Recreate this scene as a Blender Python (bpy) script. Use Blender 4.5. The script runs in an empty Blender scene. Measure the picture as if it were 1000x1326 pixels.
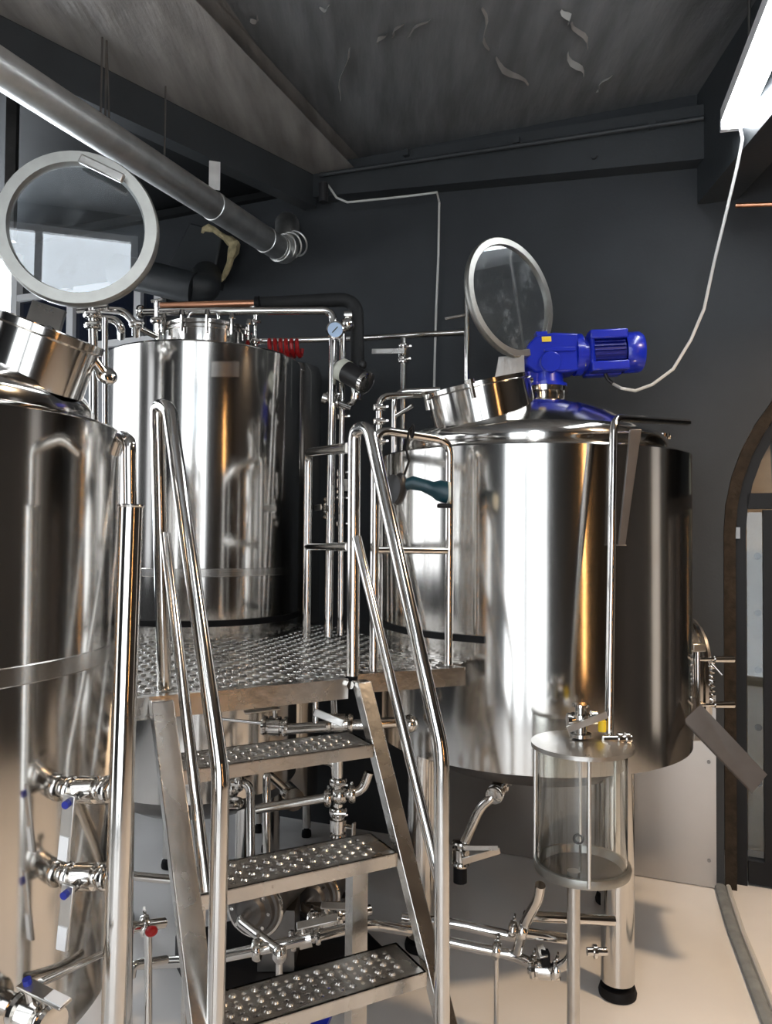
import bpy, math, random
from mathutils import Vector as V, Matrix as M4
random.seed(7)
PI = math.pi
scene = bpy.context.scene
col = scene.collection

# ------------------------------------------------------------------ camera
H = 1.55
cam_d = bpy.data.cameras.new('camera'); cam = bpy.data.objects.new('camera', cam_d); col.objects.link(cam)
cam_d.sensor_fit = 'HORIZONTAL'; cam_d.sensor_width = 36; cam_d.lens = 36.0
cam_d.clip_start = .05
RM = M4.Rotation(PI/2 + math.atan(.027), 4, 'X') @ M4.Rotation(.008, 4, 'Z')
cam.matrix_world = M4.Translation((0, 0, H)) @ RM
scene.camera = cam
# ------------------------------------------------------------------ world, exposure
w = bpy.data.worlds.new('world'); scene.world = w; w.use_nodes = True
w.node_tree.nodes['Background'].inputs[0].default_value = (.75, .85, 1, 1)
w.node_tree.nodes['Background'].inputs[1].default_value = .03
vs = scene.view_settings
vs.view_transform = 'Standard'; vs.look = 'None'; vs.gamma = 1; vs.use_curve_mapping = False
vs.exposure = 0.0

def ray(x, y):
    return (RM @ V(((x-500)/1000, -(y-663)/1000, -1, 0))).to_3d()
def P(x, y, Y):
    d = ray(x, y); return V((0, 0, H)) + d*(Y/d.y)
def F(x, y, z):
    d = ray(x, y); return V((0, 0, H)) + d*((z-H)/d.z)
W0 = V((0, 4.03, 0)); WD = V((1, -.4, 0)).normalized(); WN = V((-.4, -1, 0)).normalized()   # wall_back: point, direction, normal into the room
def Wp(x, y, off=0):
    d = ray(x, y); o = V((0, 0, H)); q = W0 + WN*off
    return o + d*((q-o).dot(WN)/d.dot(WN))
def ws(s, z, off=0):
    p = W0 + WD*s + WN*off; return V((p.x, p.y, z))
def wall_s(p): return (p-W0).dot(WD)

# ------------------------------------------------------------------ materials
def nodes(m):
    m.use_nodes = True
    nt = m.node_tree; return nt, nt.nodes, nt.links, nt.nodes['Principled BSDF']
def mat(name, c, rough=.5, metal=0., var=.08, scale=8., bump=0., bscale=40., emit=None, estr=0., stretch=None, coat=0., rvar=0., spec=.5):
    m = bpy.data.materials.new(name); nt, N, L, b = nodes(m)
    b.inputs['Roughness'].default_value = rough; b.inputs['Metallic'].default_value = metal
    b.inputs['Coat Weight'].default_value = coat; b.inputs['Specular IOR Level'].default_value = spec
    tc = N.new('ShaderNodeTexCoord'); mp = N.new('ShaderNodeMapping')
    if stretch: mp.inputs['Scale'].default_value = stretch
    L.new(tc.outputs['Object'], mp.inputs[0])
    n = N.new('ShaderNodeTexNoise'); n.inputs['Scale'].default_value = scale; n.inputs['Detail'].default_value = 5
    L.new(mp.outputs[0], n.inputs['Vector'])
    r = N.new('ShaderNodeValToRGB')
    r.color_ramp.elements[0].position = .3; r.color_ramp.elements[1].position = .7
    r.color_ramp.elements[0].color = tuple(max(0, k*(1-var)) for k in c)+(1,)
    r.color_ramp.elements[1].color = tuple(min(1, k*(1+var)) for k in c)+(1,)
    L.new(n.outputs['Fac'], r.inputs[0]); L.new(r.outputs[0], b.inputs['Base Color'])
    if rvar:
        mr = N.new('ShaderNodeMapRange'); mr.inputs['To Min'].default_value = max(0.02, rough-rvar); mr.inputs['To Max'].default_value = rough+rvar
        L.new(n.outputs['Fac'], mr.inputs[0]); L.new(mr.outputs[0], b.inputs['Roughness'])
    if bump:
        n2 = N.new('ShaderNodeTexNoise'); n2.inputs['Scale'].default_value = bscale; n2.inputs['Detail'].default_value = 4
        L.new(mp.outputs[0], n2.inputs['Vector'])
        bp = N.new('ShaderNodeBump'); bp.inputs['Strength'].default_value = bump; bp.inputs['Distance'].default_value = .01
        L.new(n2.outputs['Fac'], bp.inputs['Height']); L.new(bp.outputs[0], b.inputs['Normal'])
    if emit:
        b.inputs['Emission Color'].default_value = emit+(1,); b.inputs['Emission Strength'].default_value = estr
    return m
def glass_mat(name, tint, dust, rough=0.0, ior=1.5):
    m = bpy.data.materials.new(name); nt, N, L, b = nodes(m)
    b.inputs['Base Color'].default_value = tint+(1,); b.inputs['Roughness'].default_value = rough
    b.inputs['Transmission Weight'].default_value = 1; b.inputs['IOR'].default_value = ior
    df = N.new('ShaderNodeBsdfDiffuse'); df.inputs[0].default_value = (.75, .8, .82, 1)
    tc = N.new('ShaderNodeTexCoord')
    n = N.new('ShaderNodeTexNoise'); n.inputs['Scale'].default_value = 14; n.inputs['Detail'].default_value = 9; n.inputs['Roughness'].default_value = .75
    L.new(tc.outputs['Object'], n.inputs['Vector'])
    mr = N.new('ShaderNodeMapRange'); mr.inputs['From Min'].default_value = .53; mr.inputs['From Max'].default_value = .8
    mr.inputs['To Min'].default_value = min(.02, dust*.15); mr.inputs['To Max'].default_value = dust
    L.new(n.outputs['Fac'], mr.inputs[0])
    mx = N.new('ShaderNodeMixShader'); L.new(mr.outputs[0], mx.inputs[0]); L.new(b.outputs[0], mx.inputs[1]); L.new(df.outputs[0], mx.inputs[2])
    L.new(mx.outputs[0], N['Material Output'].inputs[0])
    return m
MT = {
 'shell': mat('polished_shell_steel', (.66, .64, .61), .13, 1, .06, 3, .012, 3, stretch=(6, 6, .4), rvar=.04),
 'tube': mat('polished_tube_steel', (.70, .68, .65), .12, 1, .05, 10, rvar=.03),
 'satin': mat('satin_steel', (.58, .56, .53), .3, 1, .10, 12, .08, 60, rvar=.08),
 'band': mat('weld_band_steel', (.60, .58, .55), .22, 1, .06, 8),
 'ring': mat('brushed_ring_steel', (.36, .355, .33), .42, 1, .08, 30),
 'plate': mat('stair_plate_steel', (.60, .58, .55), .27, 1, .12, 9, .08, 30, rvar=.06),
 'dull': mat('dull_sheet_steel', (.17, .16, .152), .42, 1, .1, 10),
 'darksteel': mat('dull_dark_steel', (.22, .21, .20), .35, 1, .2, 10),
 'cladding': mat('wall_cladding_steel', (.42, .39, .36), .3, 1, .07, 2, .25, 2.2, rvar=.06),
 'rubber': mat('black_rubber', (.007, .007, .008), .6, spec=.2),
 'black': mat('black_metal', (.006, .006, .007), .45, spec=.25),
 'blackp': mat('black_plastic', (.015, .015, .016), .4),
 'foam': mat('black_pipe_foam', (.012, .013, .014), .7, bump=.2, bscale=60),
 'copper': mat('copper', (.62, .30, .18), .3, 1),
 'blue': mat('blue_enamel', (.006, .022, .42), .28, 0, .05, coat=.4),
 'bluedark': mat('blue_enamel_fin', (.004, .012, .22), .4, 0, .05),
 'yellow': mat('yellow_sticker', (.85, .62, .03), .5),
 'bolt_blue': mat('blue_cap', (.01, .02, .25), .4),
 'teal': mat('teal_plastic', (.004, .035, .05), .35),
 'red': mat('red_plastic', (.42, .012, .014), .35),
 'board': mat('pale_board', (.5, .5, .48), .6),
 'white': mat('white_paint', (.78, .78, .78), .4, 0, .03),
 'cream': mat('cream_plastic', (.70, .72, .62), .4),
 'dial': mat('gauge_face', (.45, .62, .85), .3),
 'galv': mat('galvanised_duct', (.78, .78, .76), .40, 1, .12, 14, .1, 25, rvar=.06),
 'wall': mat('dark_grey_paint', (.036, .040, .044), .55, 0, .12, 3, .08, 90, spec=.3),
 'beam': mat('dark_grey_beam_paint', (.030, .034, .037), .45, 0, .12, 5, .06, 60),
 'shade_black': mat('painted_shade_black', (.010, .011, .012), .6, 0, .2, 5, spec=.2),  # near black that paints in the shade behind the rafter
 'floor': mat('white_epoxy_floor', (.80, .78, .76), .32, 0, .05, 2.2, .04, 30, rvar=.06),
 'roomwall': mat('grey_room_wall', (.022, .023, .025), .7, 0, .08, 3),
 'brick': mat('brown_arch_brick', (.03, .022, .015), .8, 0, .35, 25, .5, 40, spec=.2),
 'beige': mat('beige_steel', (.42, .34, .25), .5, 0, .12, 8),
 'green': mat('grey_green_board', (.16, .20, .19), .5, 0, .06),
 'navy': mat('dark_window_glass', (.012, .016, .030), .08, 0, .2, 3, coat=.5),
 'day': mat('daylit_pane', (.8, .85, .9), .3, emit=(.86, .93, 1), estr=16),
 'dim': mat('overcast_pane', (.8, .85, .9), .3, emit=(.95, .93, .88), estr=.08),
 'dim2': mat('dull_pane', (.8, .85, .9), .3, emit=(.95, .96, 1), estr=.6),
 'dim3': mat('soft_daylit_pane', (.8, .85, .9), .3, emit=(.95, .97, 1), estr=1.9),
 'sky': mat('daylight_window', (.8, .85, .9), .3, emit=(.88, .94, 1), estr=3.6),
 'tubelit': mat('fluorescent_tube', (.9, .9, .9), .3, emit=(.92, .96, 1), estr=26),
 'warm': mat('warm_strip_lamp', (.9, .7, .4), .3, emit=(1, .50, .17), estr=22),
 'foamseal': mat('yellow_expanding_foam', (.50, .42, .24), .8, 0, .3, 30, .8, 60),
 'cable': mat('pale_cable', (.55, .55, .53), .5),
 'hose': mat('grey_flat_hose', (.22, .24, .25), .5, 0, .2, 20),
 'foil': mat('torn_foil', (.62, .61, .58), .35, .6),
 'glass': glass_mat('lid_glass', (.95, .99, .99), .30),
 'glassl': glass_mat('large_lid_glass', (.88, .95, 1), .13, 0, 1.9),
 'glass2': glass_mat('sight_glass', (.97, .98, .96), .03),
 'pane': glass_mat('door_pane', (.7, .75, .75), .02),
}
# ceiling: dark foil insulation, wrinkled, with streaks along the roof
def ceiling_mat(name, c, rough):
    m = bpy.data.materials.new(name); nt, N, L, b = nodes(m)
    b.inputs['Roughness'].default_value = rough; b.inputs['Metallic'].default_value = .35
    tc = N.new('ShaderNodeTexCoord'); mp = N.new('ShaderNodeMapping'); mp.inputs['Rotation'].default_value = (0, 0, -.38); mp.inputs['Scale'].default_value = (5, .8, 1)
    L.new(tc.outputs['Object'], mp.inputs[0])
    n = N.new('ShaderNodeTexNoise'); n.inputs['Scale'].default_value = 2.5; n.inputs['Detail'].default_value = 6; L.new(mp.outputs[0], n.inputs['Vector'])
    n2 = N.new('ShaderNodeTexNoise'); n2.inputs['Scale'].default_value = 5; n2.inputs['Detail'].default_value = 7; L.new(tc.outputs['Object'], n2.inputs['Vector'])
    r = N.new('ShaderNodeValToRGB'); r.color_ramp.elements[0].position = .3; r.color_ramp.elements[1].position = .75
    r.color_ramp.elements[0].color = tuple(k*.75 for k in c)+(1,); r.color_ramp.elements[1].color = tuple(k*1.35 for k in c)+(1,)
    L.new(n.outputs['Fac'], r.inputs[0]); L.new(r.outputs[0], b.inputs['Base Color'])
    ad = N.new('ShaderNodeMath'); ad.operation = 'ADD'; L.new(n.outputs['Fac'], ad.inputs[0]); L.new(n2.outputs['Fac'], ad.inputs[1])
    bp = N.new('ShaderNodeBump'); bp.inputs['Strength'].default_value = .35; bp.inputs['Distance'].default_value = .03
    L.new(ad.outputs[0], bp.inputs['Height']); L.new(bp.outputs[0], b.inputs['Normal'])
    return m
MT['ceil'] = ceiling_mat('ceiling_dark_foil', (.20, .205, .21), .42)
MT['ceil2'] = ceiling_mat('ceiling_bare_foil', (.30, .28, .26), .42)

# ------------------------------------------------------------------ mesh builder
def frame(n, hint=None):
    n = V(n).normalized()
    h = V(hint) if hint is not None else (V((0, 0, 1)) if abs(n.z) < .9 else V((1, 0, 0)))
    a = h.cross(n)
    if a.length < 1e-6: a = V((1, 0, 0)).cross(n)
    a.normalize(); b = n.cross(a); return a, b, n
class MB:
    def __init__(s): s.v = []; s.f = []
    def add(s, vs_, fs):
        o = len(s.v); s.v += [V(p) for p in vs_]; s.f += [tuple(i+o for i in q) for q in fs]; return s
    def rings(s, rings, close=True, cap0=True, cap1=True):
        n = len(rings[0]); vs_ = [p for r in rings for p in r]; fs = []
        for k in range(len(rings)-1):
            for i in range(n if close else n-1):
                j = (i+1) % n
                fs.append((k*n+i, k*n+j, (k+1)*n+j, (k+1)*n+i))
        if cap0: fs.append(tuple(reversed(range(n))))
        if cap1: fs.append(tuple((len(rings)-1)*n+i for i in range(n)))
        return s.add(vs_, fs)
    def cyl(s, p0, p1, r0, r1=None, n=20, cap0=True, cap1=True):
        p0 = V(p0); p1 = V(p1); r1 = r0 if r1 is None else r1
        a, b, _ = frame(p1-p0)
        return s.rings([[p+(a*math.cos(2*PI*i/n)+b*math.sin(2*PI*i/n))*r for i in range(n)] for p, r in ((p0, r0), (p1, r1))], True, cap0, cap1)
    def tube(s, pts, r, bend=0, n=12, caps=True):
        pts = [V(p) for p in pts]
        if bend:
            q = [pts[0]]
            for k in range(1, len(pts)-1):
                a = pts[k-1]-pts[k]; b = pts[k+1]-pts[k]
                d = min(bend, a.length*.49, b.length*.49)
                A = pts[k]+a.normalized()*d; B = pts[k]+b.normalized()*d
                for i in range(8):
                    t = i/7; q.append(A*(1-t)**2+pts[k]*2*t*(1-t)+B*t*t)
            q.append(pts[-1]); pts = q
        rs = []; a = None
        for k, p in enumerate(pts):
            if k == 0: t = pts[1]-p
            elif k == len(pts)-1: t = p-pts[k-1]
            else: t = (pts[k+1]-p).normalized()+(p-pts[k-1]).normalized()
            t = t.normalized()
            if a is None: a, b, _ = frame(t)
            else:
                a = (a-t*a.dot(t)).normalized(); b = t.cross(a)
            rs.append([p+(a*math.cos(2*PI*i/n)+b*math.sin(2*PI*i/n))*r for i in range(n)])
        return s.rings(rs, True, caps, caps)
    def lathe(s, prof, o, axis=(0, 0, 1), n=48, cap0=False, cap1=False):
        o = V(o); a, b, c = frame(axis)
        return s.rings([[o+c*z+(a*math.cos(2*PI*i/n)+b*math.sin(2*PI*i/n))*max(r, 1e-4) for i in range(n)] for r, z in prof], True, cap0, cap1)
    def torus(s, o, axis, R, r, n=40, m=10):
        return s.lathe([(R+r*math.cos(2*PI*k/m), r*math.sin(2*PI*k/m)) for k in range(m+1)], o, axis, n)
    def box(s, c, size, X=(1, 0, 0), Y=(0, 1, 0), Z=(0, 0, 1)):
        c = V(c); X = V(X).normalized()*size[0]/2; Y = V(Y).normalized()*size[1]/2; Z = V(Z).normalized()*size[2]/2
        vs_ = [c+X*i+Y*j+Z*k for k in (-1, 1) for j in (-1, 1) for i in (-1, 1)]
        return s.add(vs_, [(0, 2, 3, 1), (4, 5, 7, 6), (0, 1, 5, 4), (2, 6, 7, 3), (0, 4, 6, 2), (1, 3, 7, 5)])
    def bar(s, p0, p1, wd, th, hint=None):
        p0 = V(p0); p1 = V(p1); a, b, c = frame(p1-p0, hint)
        return s.box((p0+p1)/2, (wd, th, (p1-p0).length), a, b, c)
    def prism(s, poly, vec):
        poly = [V(p) for p in poly]; vec = V(vec); n = len(poly)
        return s.add(poly+[p+vec for p in poly], [tuple(reversed(range(n))), tuple(range(n, 2*n))]+[(i, (i+1) % n, n+(i+1) % n, n+i) for i in range(n)])
    def ell(s, c, rad, axis=(0, 0, 1), hint=None, n=20, m=12):
        c = V(c); a, b, d = frame(axis, hint); rs = []
        for k in range(m+1):
            th = PI*k/m; q = max(math.sin(th), 1e-3)
            rs.append([c-d*rad[2]*math.cos(th)+a*rad[0]*q*math.cos(2*PI*i/n)+b*rad[1]*q*math.sin(2*PI*i/n) for i in range(n)])
        return s.rings(rs)
    def build(s, name, m, parent=None, ang=35, bevel=0):
        me = bpy.data.meshes.new(name)
        o = V((0, 0, 0))
        if parent is not None: o = V(parent['o_']) if 'o_' in parent else V((0, 0, 0))
        me.from_pydata([tuple(p-o) for p in s.v], [], s.f); me.validate()
        me.materials.append(MT[m]); me.polygons.foreach_set('use_smooth', [True]*len(me.polygons))
        me.update(); me.set_sharp_from_angle(angle=math.radians(ang))
        ob = bpy.data.objects.new(name, me); col.objects.link(ob)
        if parent is not None: ob.parent = parent
        OFF[ob.name] = o; ob['o_'] = tuple(o)
        if bevel:
            bv = ob.modifiers.new('bevel', 'BEVEL'); bv.width = bevel; bv.segments = 2; bv.limit_method = 'ANGLE'
        return ob
OFF = {}
def tag(o, label, cat, group=None, kind=None):
    if label: o['label'] = label
    if cat: o['category'] = cat
    if group: o['group'] = group
    if kind: o['kind'] = kind
    return o
def thing(name, loc, label, cat, group=None):
    o = bpy.data.objects.new(name, None); col.objects.link(o); o.location = loc; o['o_'] = tuple(loc)
    o.empty_display_size = .05
    return tag(o, label, cat, group)
def struct(o, label, cat): return tag(o, label, cat, None, 'structure')

# pipe fittings (parts)
def clamp(par, p, ax, r):
    ax = V(ax).normalized(); p = V(p); a, b, _ = frame(ax)
    mb = MB().lathe([(r, -.013), (r*1.55, -.011), (r*1.75, -.004), (r*1.75, .004), (r*1.55, .011), (r, .013)], p, ax, 20)
    mb.cyl(p+a*r*1.6-b*.012, p+a*r*1.6+b*.028, .005, n=8).box(p+a*r*1.6+b*.03, (.02, .008, .006), a, b, ax)
    return mb.build('clamp', 'tube', par)
def valve(par, p, ax, side, hdir, r, hl=.12, cap=None, tag_=False):
    """butterfly valve: body between two clamps, stem to 'side', flat handle along 'hdir'"""
    p = V(p); ax = V(ax).normalized(); side = V(side); side = (side-ax*side.dot(ax)).normalized(); hdir = V(hdir); hdir = (hdir-side*hdir.dot(side)).normalized()
    prof = [(0, -.045), (r, -.045), (r*1.6, -.043), (r*1.75, -.036), (r*1.6, -.029), (r*1.25, -.026), (r*1.25, -.02), (r*1.7, -.018), (r*1.7, .018), (r*1.25, .02), (r*1.25, .026), (r*1.6, .029), (r*1.75, .036), (r*1.6, .043), (r, .045), (0, .045)]
    v = MB().lathe(prof, p, ax, 22).cyl(p+side*r, p+side*(r*1.7+.03), .008, n=10).build('valve', 'tube', par)
    hp = p+side*(r*1.7+.03)
    MB().box(hp+hdir*(hl/2-.015), (.024, .006, hl), hdir.cross(side), side, hdir).build('handle', 'satin', v, bevel=.002)
    if cap: MB().cyl(hp, hp+side*.012, .007, n=10).build('bolt_cap', cap, v)
    if tag_: MB().box(hp+hdir*hl*.68+side*.004, (.018, .003, hl*.36), hdir.cross(side), side, hdir).build('handle_tag', 'white', v)
    return v
def pipe(name, label, runs, r, bend=.06, m='tube', cat='pipe'):
    """thing made of one or more runs; returns the Empty"""
    p0 = V(runs[0][-1])
    t = thing(name, p0, label, cat)
    for q in runs: MB().tube(q, r, bend).build('tube', m, t)
    return t

# ================================================================== STRUCTURE
WX0, WX1 = -3.4, 3.7
CZ = 3.55
MB().box((.1, 1.0, -.05), (7.8, 10.4, .1)).build('floor', 'floor')
struct(bpy.data.objects['floor'], 'off white coated floor under the steel tanks', 'floor')
# back wall with a round arch at its right end
aL = Wp(937, 690); sL = wall_s(aL); AR = .95; sC = sL+AR; zS = aL.z
mb = MB()
TH = WN*-.16
def wq(s0, z0, s1, z1): mb.prism([ws(s0, z0), ws(s1, z0), ws(s1, z1), ws(s0, z1)], TH)
s_right = (3.7)/WD.x
wq(-3.75, 0, sL, 3.95); wq(sC+AR, 0, s_right, 3.95)
arc = [(sC-AR*math.cos(PI*k/24), zS+AR*math.sin(PI*k/24)) for k in range(25)]
for k in range(24):
    (a, b), (c, d) = arc[k], arc[k+1]
    mb.prism([ws(a, b), ws(c, d), ws(c, 3.95), ws(a, 3.95)], TH)
struct(mb.build('wall_back', 'wall', ang=20), 'dark grey painted wall behind the tanks with an arched doorway', 'wall')
# room behind and beside the camera
WY = -1.3
def glazed_wall(name, m, label, o, X, N_, length, wins, top=3.95, th=.1):
    """wall from o along X with openings (s0, s1, z0, z1, material, name, label, cols, rows); N_ points into the room"""
    o = V(o); X = V(X); N_ = V(N_); mb = MB(); xs = 0
    def b(a0, a1, z0, z1):
        if a1-a0 > .001 and z1-z0 > .001: mb.box(o+X*(a0+a1)/2+V((0, 0, (z0+z1)/2))-N_*th/2, (a1-a0, th, z1-z0), X, N_)
    for s0, s1, z0, z1, pm, wn, wl, nc, nr in wins:
        b(xs, s0, 0, top); b(s0, s1, 0, z0); b(s0, s1, z1, top); xs = s1
        t = thing(wn, o+X*(s0+s1)/2+V((0, 0, z0)), wl, 'window'); t['kind'] = 'structure'
        cw = (s1-s0)/nc; rh = (z1-z0)/nr
        for i in range(nc):
            for j in range(nr): MB().box(o+X*(s0+cw*(i+.5))+V((0, 0, z0+rh*(j+.5)))-N_*.07, (cw-.04, .012, rh-.04), X, N_).build('pane', pm, t)
        for i in range(nc+1): MB().box(o+X*(s0+cw*i+(.02 if i == 0 else -.02 if i == nc else 0))+V((0, 0, (z0+z1)/2))-N_*.06, (.04, .06, z1-z0), X, N_).build('mullion', 'white', t)
        for j in range(nr+1): MB().box(o+X*(s0+s1)/2+V((0, 0, z0+rh*j+(.02 if j == 0 else -.02 if j == nr else 0)))-N_*.06, (s1-s0-.08, .05, .04), X, N_).build('rail', 'white', t)
    b(xs, length, 0, top)
    struct(mb.build(name, m), label, 'wall')
glazed_wall('wall_front', 'roomwall', 'dark wall with a tall daylit entrance facing the tanks', (-3.4, WY, 0), (1, 0, 0), (0, 1, 0), 7.1,
    [(1.7, 2.8, .05, 3.45, 'sky', 'window_2', 'tall daylit glazed entrance facing the tanks', 2, 1), (2.95, 3.9, .05, 3.45, 'sky', 'window_3', 'narrow daylit window beside the glazed entrance', 1, 1)])
glazed_wall('wall_left', 'roomwall', 'dark side wall with daylit windows beyond the tank row', (-3.4, -3.3, 0), (0, 1, 0), (1, 0, 0), 8.8,
    [(2.7, 3.3, 1.2, 3.0, 'dim2', 'window_6', 'dull side window closest to the glazed entrance', 1, 1), (3.8, 4.4, 1.2, 3.0, 'dim2', 'window_7', 'dull narrow window between two other side windows', 1, 1), (5.1, 7.4, 1.2, 3.0, 'dim3', 'window_4', 'wide daylit window in the side wall behind the tank row', 5, 1)])
glazed_wall('wall_right', 'roomwall', 'dark side wall beyond the arched doorway', (3.7, -3.3, 0), (0, 1, 0), (-1, 0, 0), 7.0,
    [(5.3, 5.75, .2, 2.6, 'dim', 'window_5', 'dull window in the side wall by the arched doorway', 1, 2)])
# ceiling: flat foil sheet right of the fold, sloping sheet left of it, the sheet beyond the rafter blackened to stand in for shade
fold_a = F(434, 205, 3.56); fold_b = F(292, 0, 3.56)
fd = (fold_b-fold_a); f0 = fold_a-fd*1.6; f1 = fold_a+fd*6.5
ra = F(410, 228, 3.47); rb = F(45, 42, 3.47); rd = rb-ra
r0 = ra-rd*.5; r1 = ra+rd*3.0
f0.z = f1.z = 3.56; r0.z = r1.z = 3.47
mb = MB().prism([f0, f1, V((4.2, -4.2, 3.56)), V((4.2, 6, 3.56))], (0, 0, .08))
ceil = struct(mb.build('ceiling', 'ceil'), 'dark wrinkled foil insulation ceiling above the tanks', 'ceiling')
MB().prism([f0, r0, r1, V((-3.5, -4.2, 3.42)), f1], (0, 0, .08)).build('foil_sheet', 'ceil2', ceil)
MB().prism([r0, V((-3.6, 6.2, 3.46)), V((-3.6, -.5, 3.46)), r1], (0, 0, .08)).build('painted_shade_sheet', 'shade_black', ceil)
# torn foil curls hanging from the ceiling
curls = [((500, 42), (487, 55)), ((520, 30), (505, 47)), ((557, 22), (525, 46)), ((730, 12), (740, 30)), ((742, 28), (765, 62)), ((735, 68), (758, 98)), ((640, 75), (684, 110)), ((625, 10), (632, 65)),
         ((790, 97), (770, 118)), ((450, 62), (438, 130)), ((70, 10), (80, 40)), ((112, 30), (140, 68)), ((85, 25), (102, 58)), ((148, 70), (178, 115)), ((207, 40), (219, 22)), ((214, 45), (216, 70)), ((130, 5), (175, 55)), ((335, 22), (325, 28)), ((428, 8), (415, 12)), ((350, 165), (370, 205))]
for a, b in curls:
    A = F(a[0], a[1], 3.552 if a[0] > 300 else 3.50); B = F(b[0], b[1], 3.545 if a[0] > 300 else 3.49)
    d = B-A; sd = V((-d.y, d.x, 0)).normalized()
    L_, R_ = [], []
    for k in range(7):
        t = k/6; p = A+d*t+sd*.012*math.sin(t*7+a[0]); dz = -.012*math.sin(PI*t)*(1+.5*math.sin(a[1]+k))
        wv = .003*math.sin(PI*min(1, t*1.2+.1))+.002
        L_.append(p+V((0, 0, dz-.006))+sd*wv); R_.append(p+V((0, 0, .002))-sd*wv)
    m_ = MB().rings([[l, r, r+V((0, 0, .002)), l+V((0, 0, .002))] for l, r in zip(L_, R_)])
    m_.build('foil_curl', 'foil' if (a[0]+b[1]) % 3 else 'ceil2', ceil)
# wall beam along the top of the back wall
zb0 = Wp(500, 257).z; zb1 = Wp(920, 217).z; sA = wall_s(Wp(415, 262)); sB = wall_s(Wp(927, 215))
zt0 = 3.52
mb = MB().prism([ws(sA, zb0+.03, .002), ws(sB, zb1, .002), ws(sB, zt0-.06, .002), ws(sA, zt0, .002)], WN*.09)
tb = struct(mb.build('trim_1', 'beam'), 'dark painted steel beam along the top of the back wall', 'beam')
MB().tube([ws(sA+.05, zt0-.07, .11), ws(sB-.05, zt0-.13, .11)], .011).build('conduit', 'beam', tb)
for x, y in ((527, 199), (670, 183), (845, 163)):
    p = Wp(x, y, .1); MB().box(p, (.03, .04, .03), WD, WN).build('conduit_clip', 'beam', tb)
p = Wp(770, 203, .092); MB().cyl(p, p+WN*.015, .014, n=10).build('bolt', 'beam', tb)
# black band above the wall left of the rafter, shade put into its colour
z2 = Wp(205, 288).z
struct(MB().prism([ws(-3.7, z2-.02, .003), ws(sA-.03, z2+.02, .003), ws(sA-.03, 3.45, .003), ws(-3.7, 3.45, .003)], WN*.04).build('shade_band', 'shade_black'), 'black band painted as shade at the top of the back wall behind the duct', 'beam')
# rafter
ba = F(410, 262, 3.31); A0 = ra-rd*.02; A0.z = 0
mb = MB()
e0 = V((ra.x, ra.y, 0)); e1 = e0+V((rd.x, rd.y, 0))*3.0; sd = V((-rd.y, rd.x, 0)).normalized()
if sd.x > 0: sd = -sd
mb.prism([V((e0.x, e0.y, 3.30)), V((e1.x, e1.y, 3.30)), V((e1.x, e1.y, 3.468)), V((e0.x, e0.y, 3.468))], sd*.08)
struct(mb.build('trim_3', 'beam'), 'dark painted roof rafter crossing above the galvanised duct', 'beam')
# beam at the right bay
q0 = F(905, 262, 3.05); q1 = F(1000, 148, 3.05); dq = (q1-q0); q2 = q0+dq*4.5; q0 = q0-dq*.02
struct(MB().prism([V((q0.x, q0.y, 3.05)), V((q2.x, q2.y, 3.05)), V((q2.x, q2.y, 3.55)), V((q0.x, q0.y, 3.55))], (.16, 0, 0)).build('trim_4', 'beam'), 'dark painted beam beside the fluorescent lamp', 'beam')
# steel cladding low on the back wall
sc0 = wall_s(Wp(560, 1100)); sc1 = wall_s(Wp(928, 1130)); 
zc = Wp(928, 900).z
tcl = struct(MB().prism([ws(sc0, .004, .003), ws(sc1, .004, .003), ws(sc1, zc, .003), ws(sc0, zc, .003)], WN*.012).build('trim_5', 'cladding'), 'stainless splash sheet fixed low on the back wall', 'panel')
for zz in (.12, .55): MB().cyl(ws(sc1-.03, zz, .014), ws(sc1-.03, zz, .02), .008, n=8).build('screw', 'darksteel', tcl)
# arched door
dr = thing('door_1', ws(sC, 0, -.08), 'black framed glazed door in a brown brick arch', 'door'); dr['kind'] = 'structure'
AI = AR-.05
def rim(R0, R1, o0, o1, name, m, z0=0.0, par=dr):
    pts = [(-1, z0-zS)]+[(-math.cos(PI*k/24), math.sin(PI*k/24)) for k in range(25)]+[(1, z0-zS)]
    rs = []
    for c, s_ in pts:
        g = lambda R: (sC+c*R, zS+(s_*R if s_ >= 0 else s_))
        a = g(R0); b = g(R1)
        rs.append([ws(a[0], a[1], o0), ws(b[0], b[1], o0), ws(b[0], b[1], o1), ws(a[0], a[1], o1)])
    return MB().rings(rs).build(name, m, par)
rim(AR-.002, AI, -.001, -.15, 'arch_reveal', 'brick')
rim(AI-.002, AI-.045, -.07, -.13, 'door_frame', 'black')
zT = Wp(950, 648).z
MB().box(ws(sC, zT, -.1), (2*AI-.1, .06, .07), WD, WN).build('transom', 'black', dr)
for s_ in (sL+.19, sL+.78, sL+1.15, sL+1.74): MB().box(ws(s_, zT/2, -.1), (.05, .05, zT-.08), WD, WN).build('mullion', 'black', dr)
MB().box(ws(sC, .06, -.1), (2*AI-.1, .05, .1), WD, WN).build('kick_plate', 'black', dr)
MB().box(ws(sC, zT/2, -.105), (2*AI-.1, .006, zT-.1), WD, WN).build('pane', 'pane', dr)
MB().box(ws(sL+.06, Wp(942, 690).z, -.06), (.02, .03, .05), WD, WN).build('hinge', 'darksteel', dr)
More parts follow.
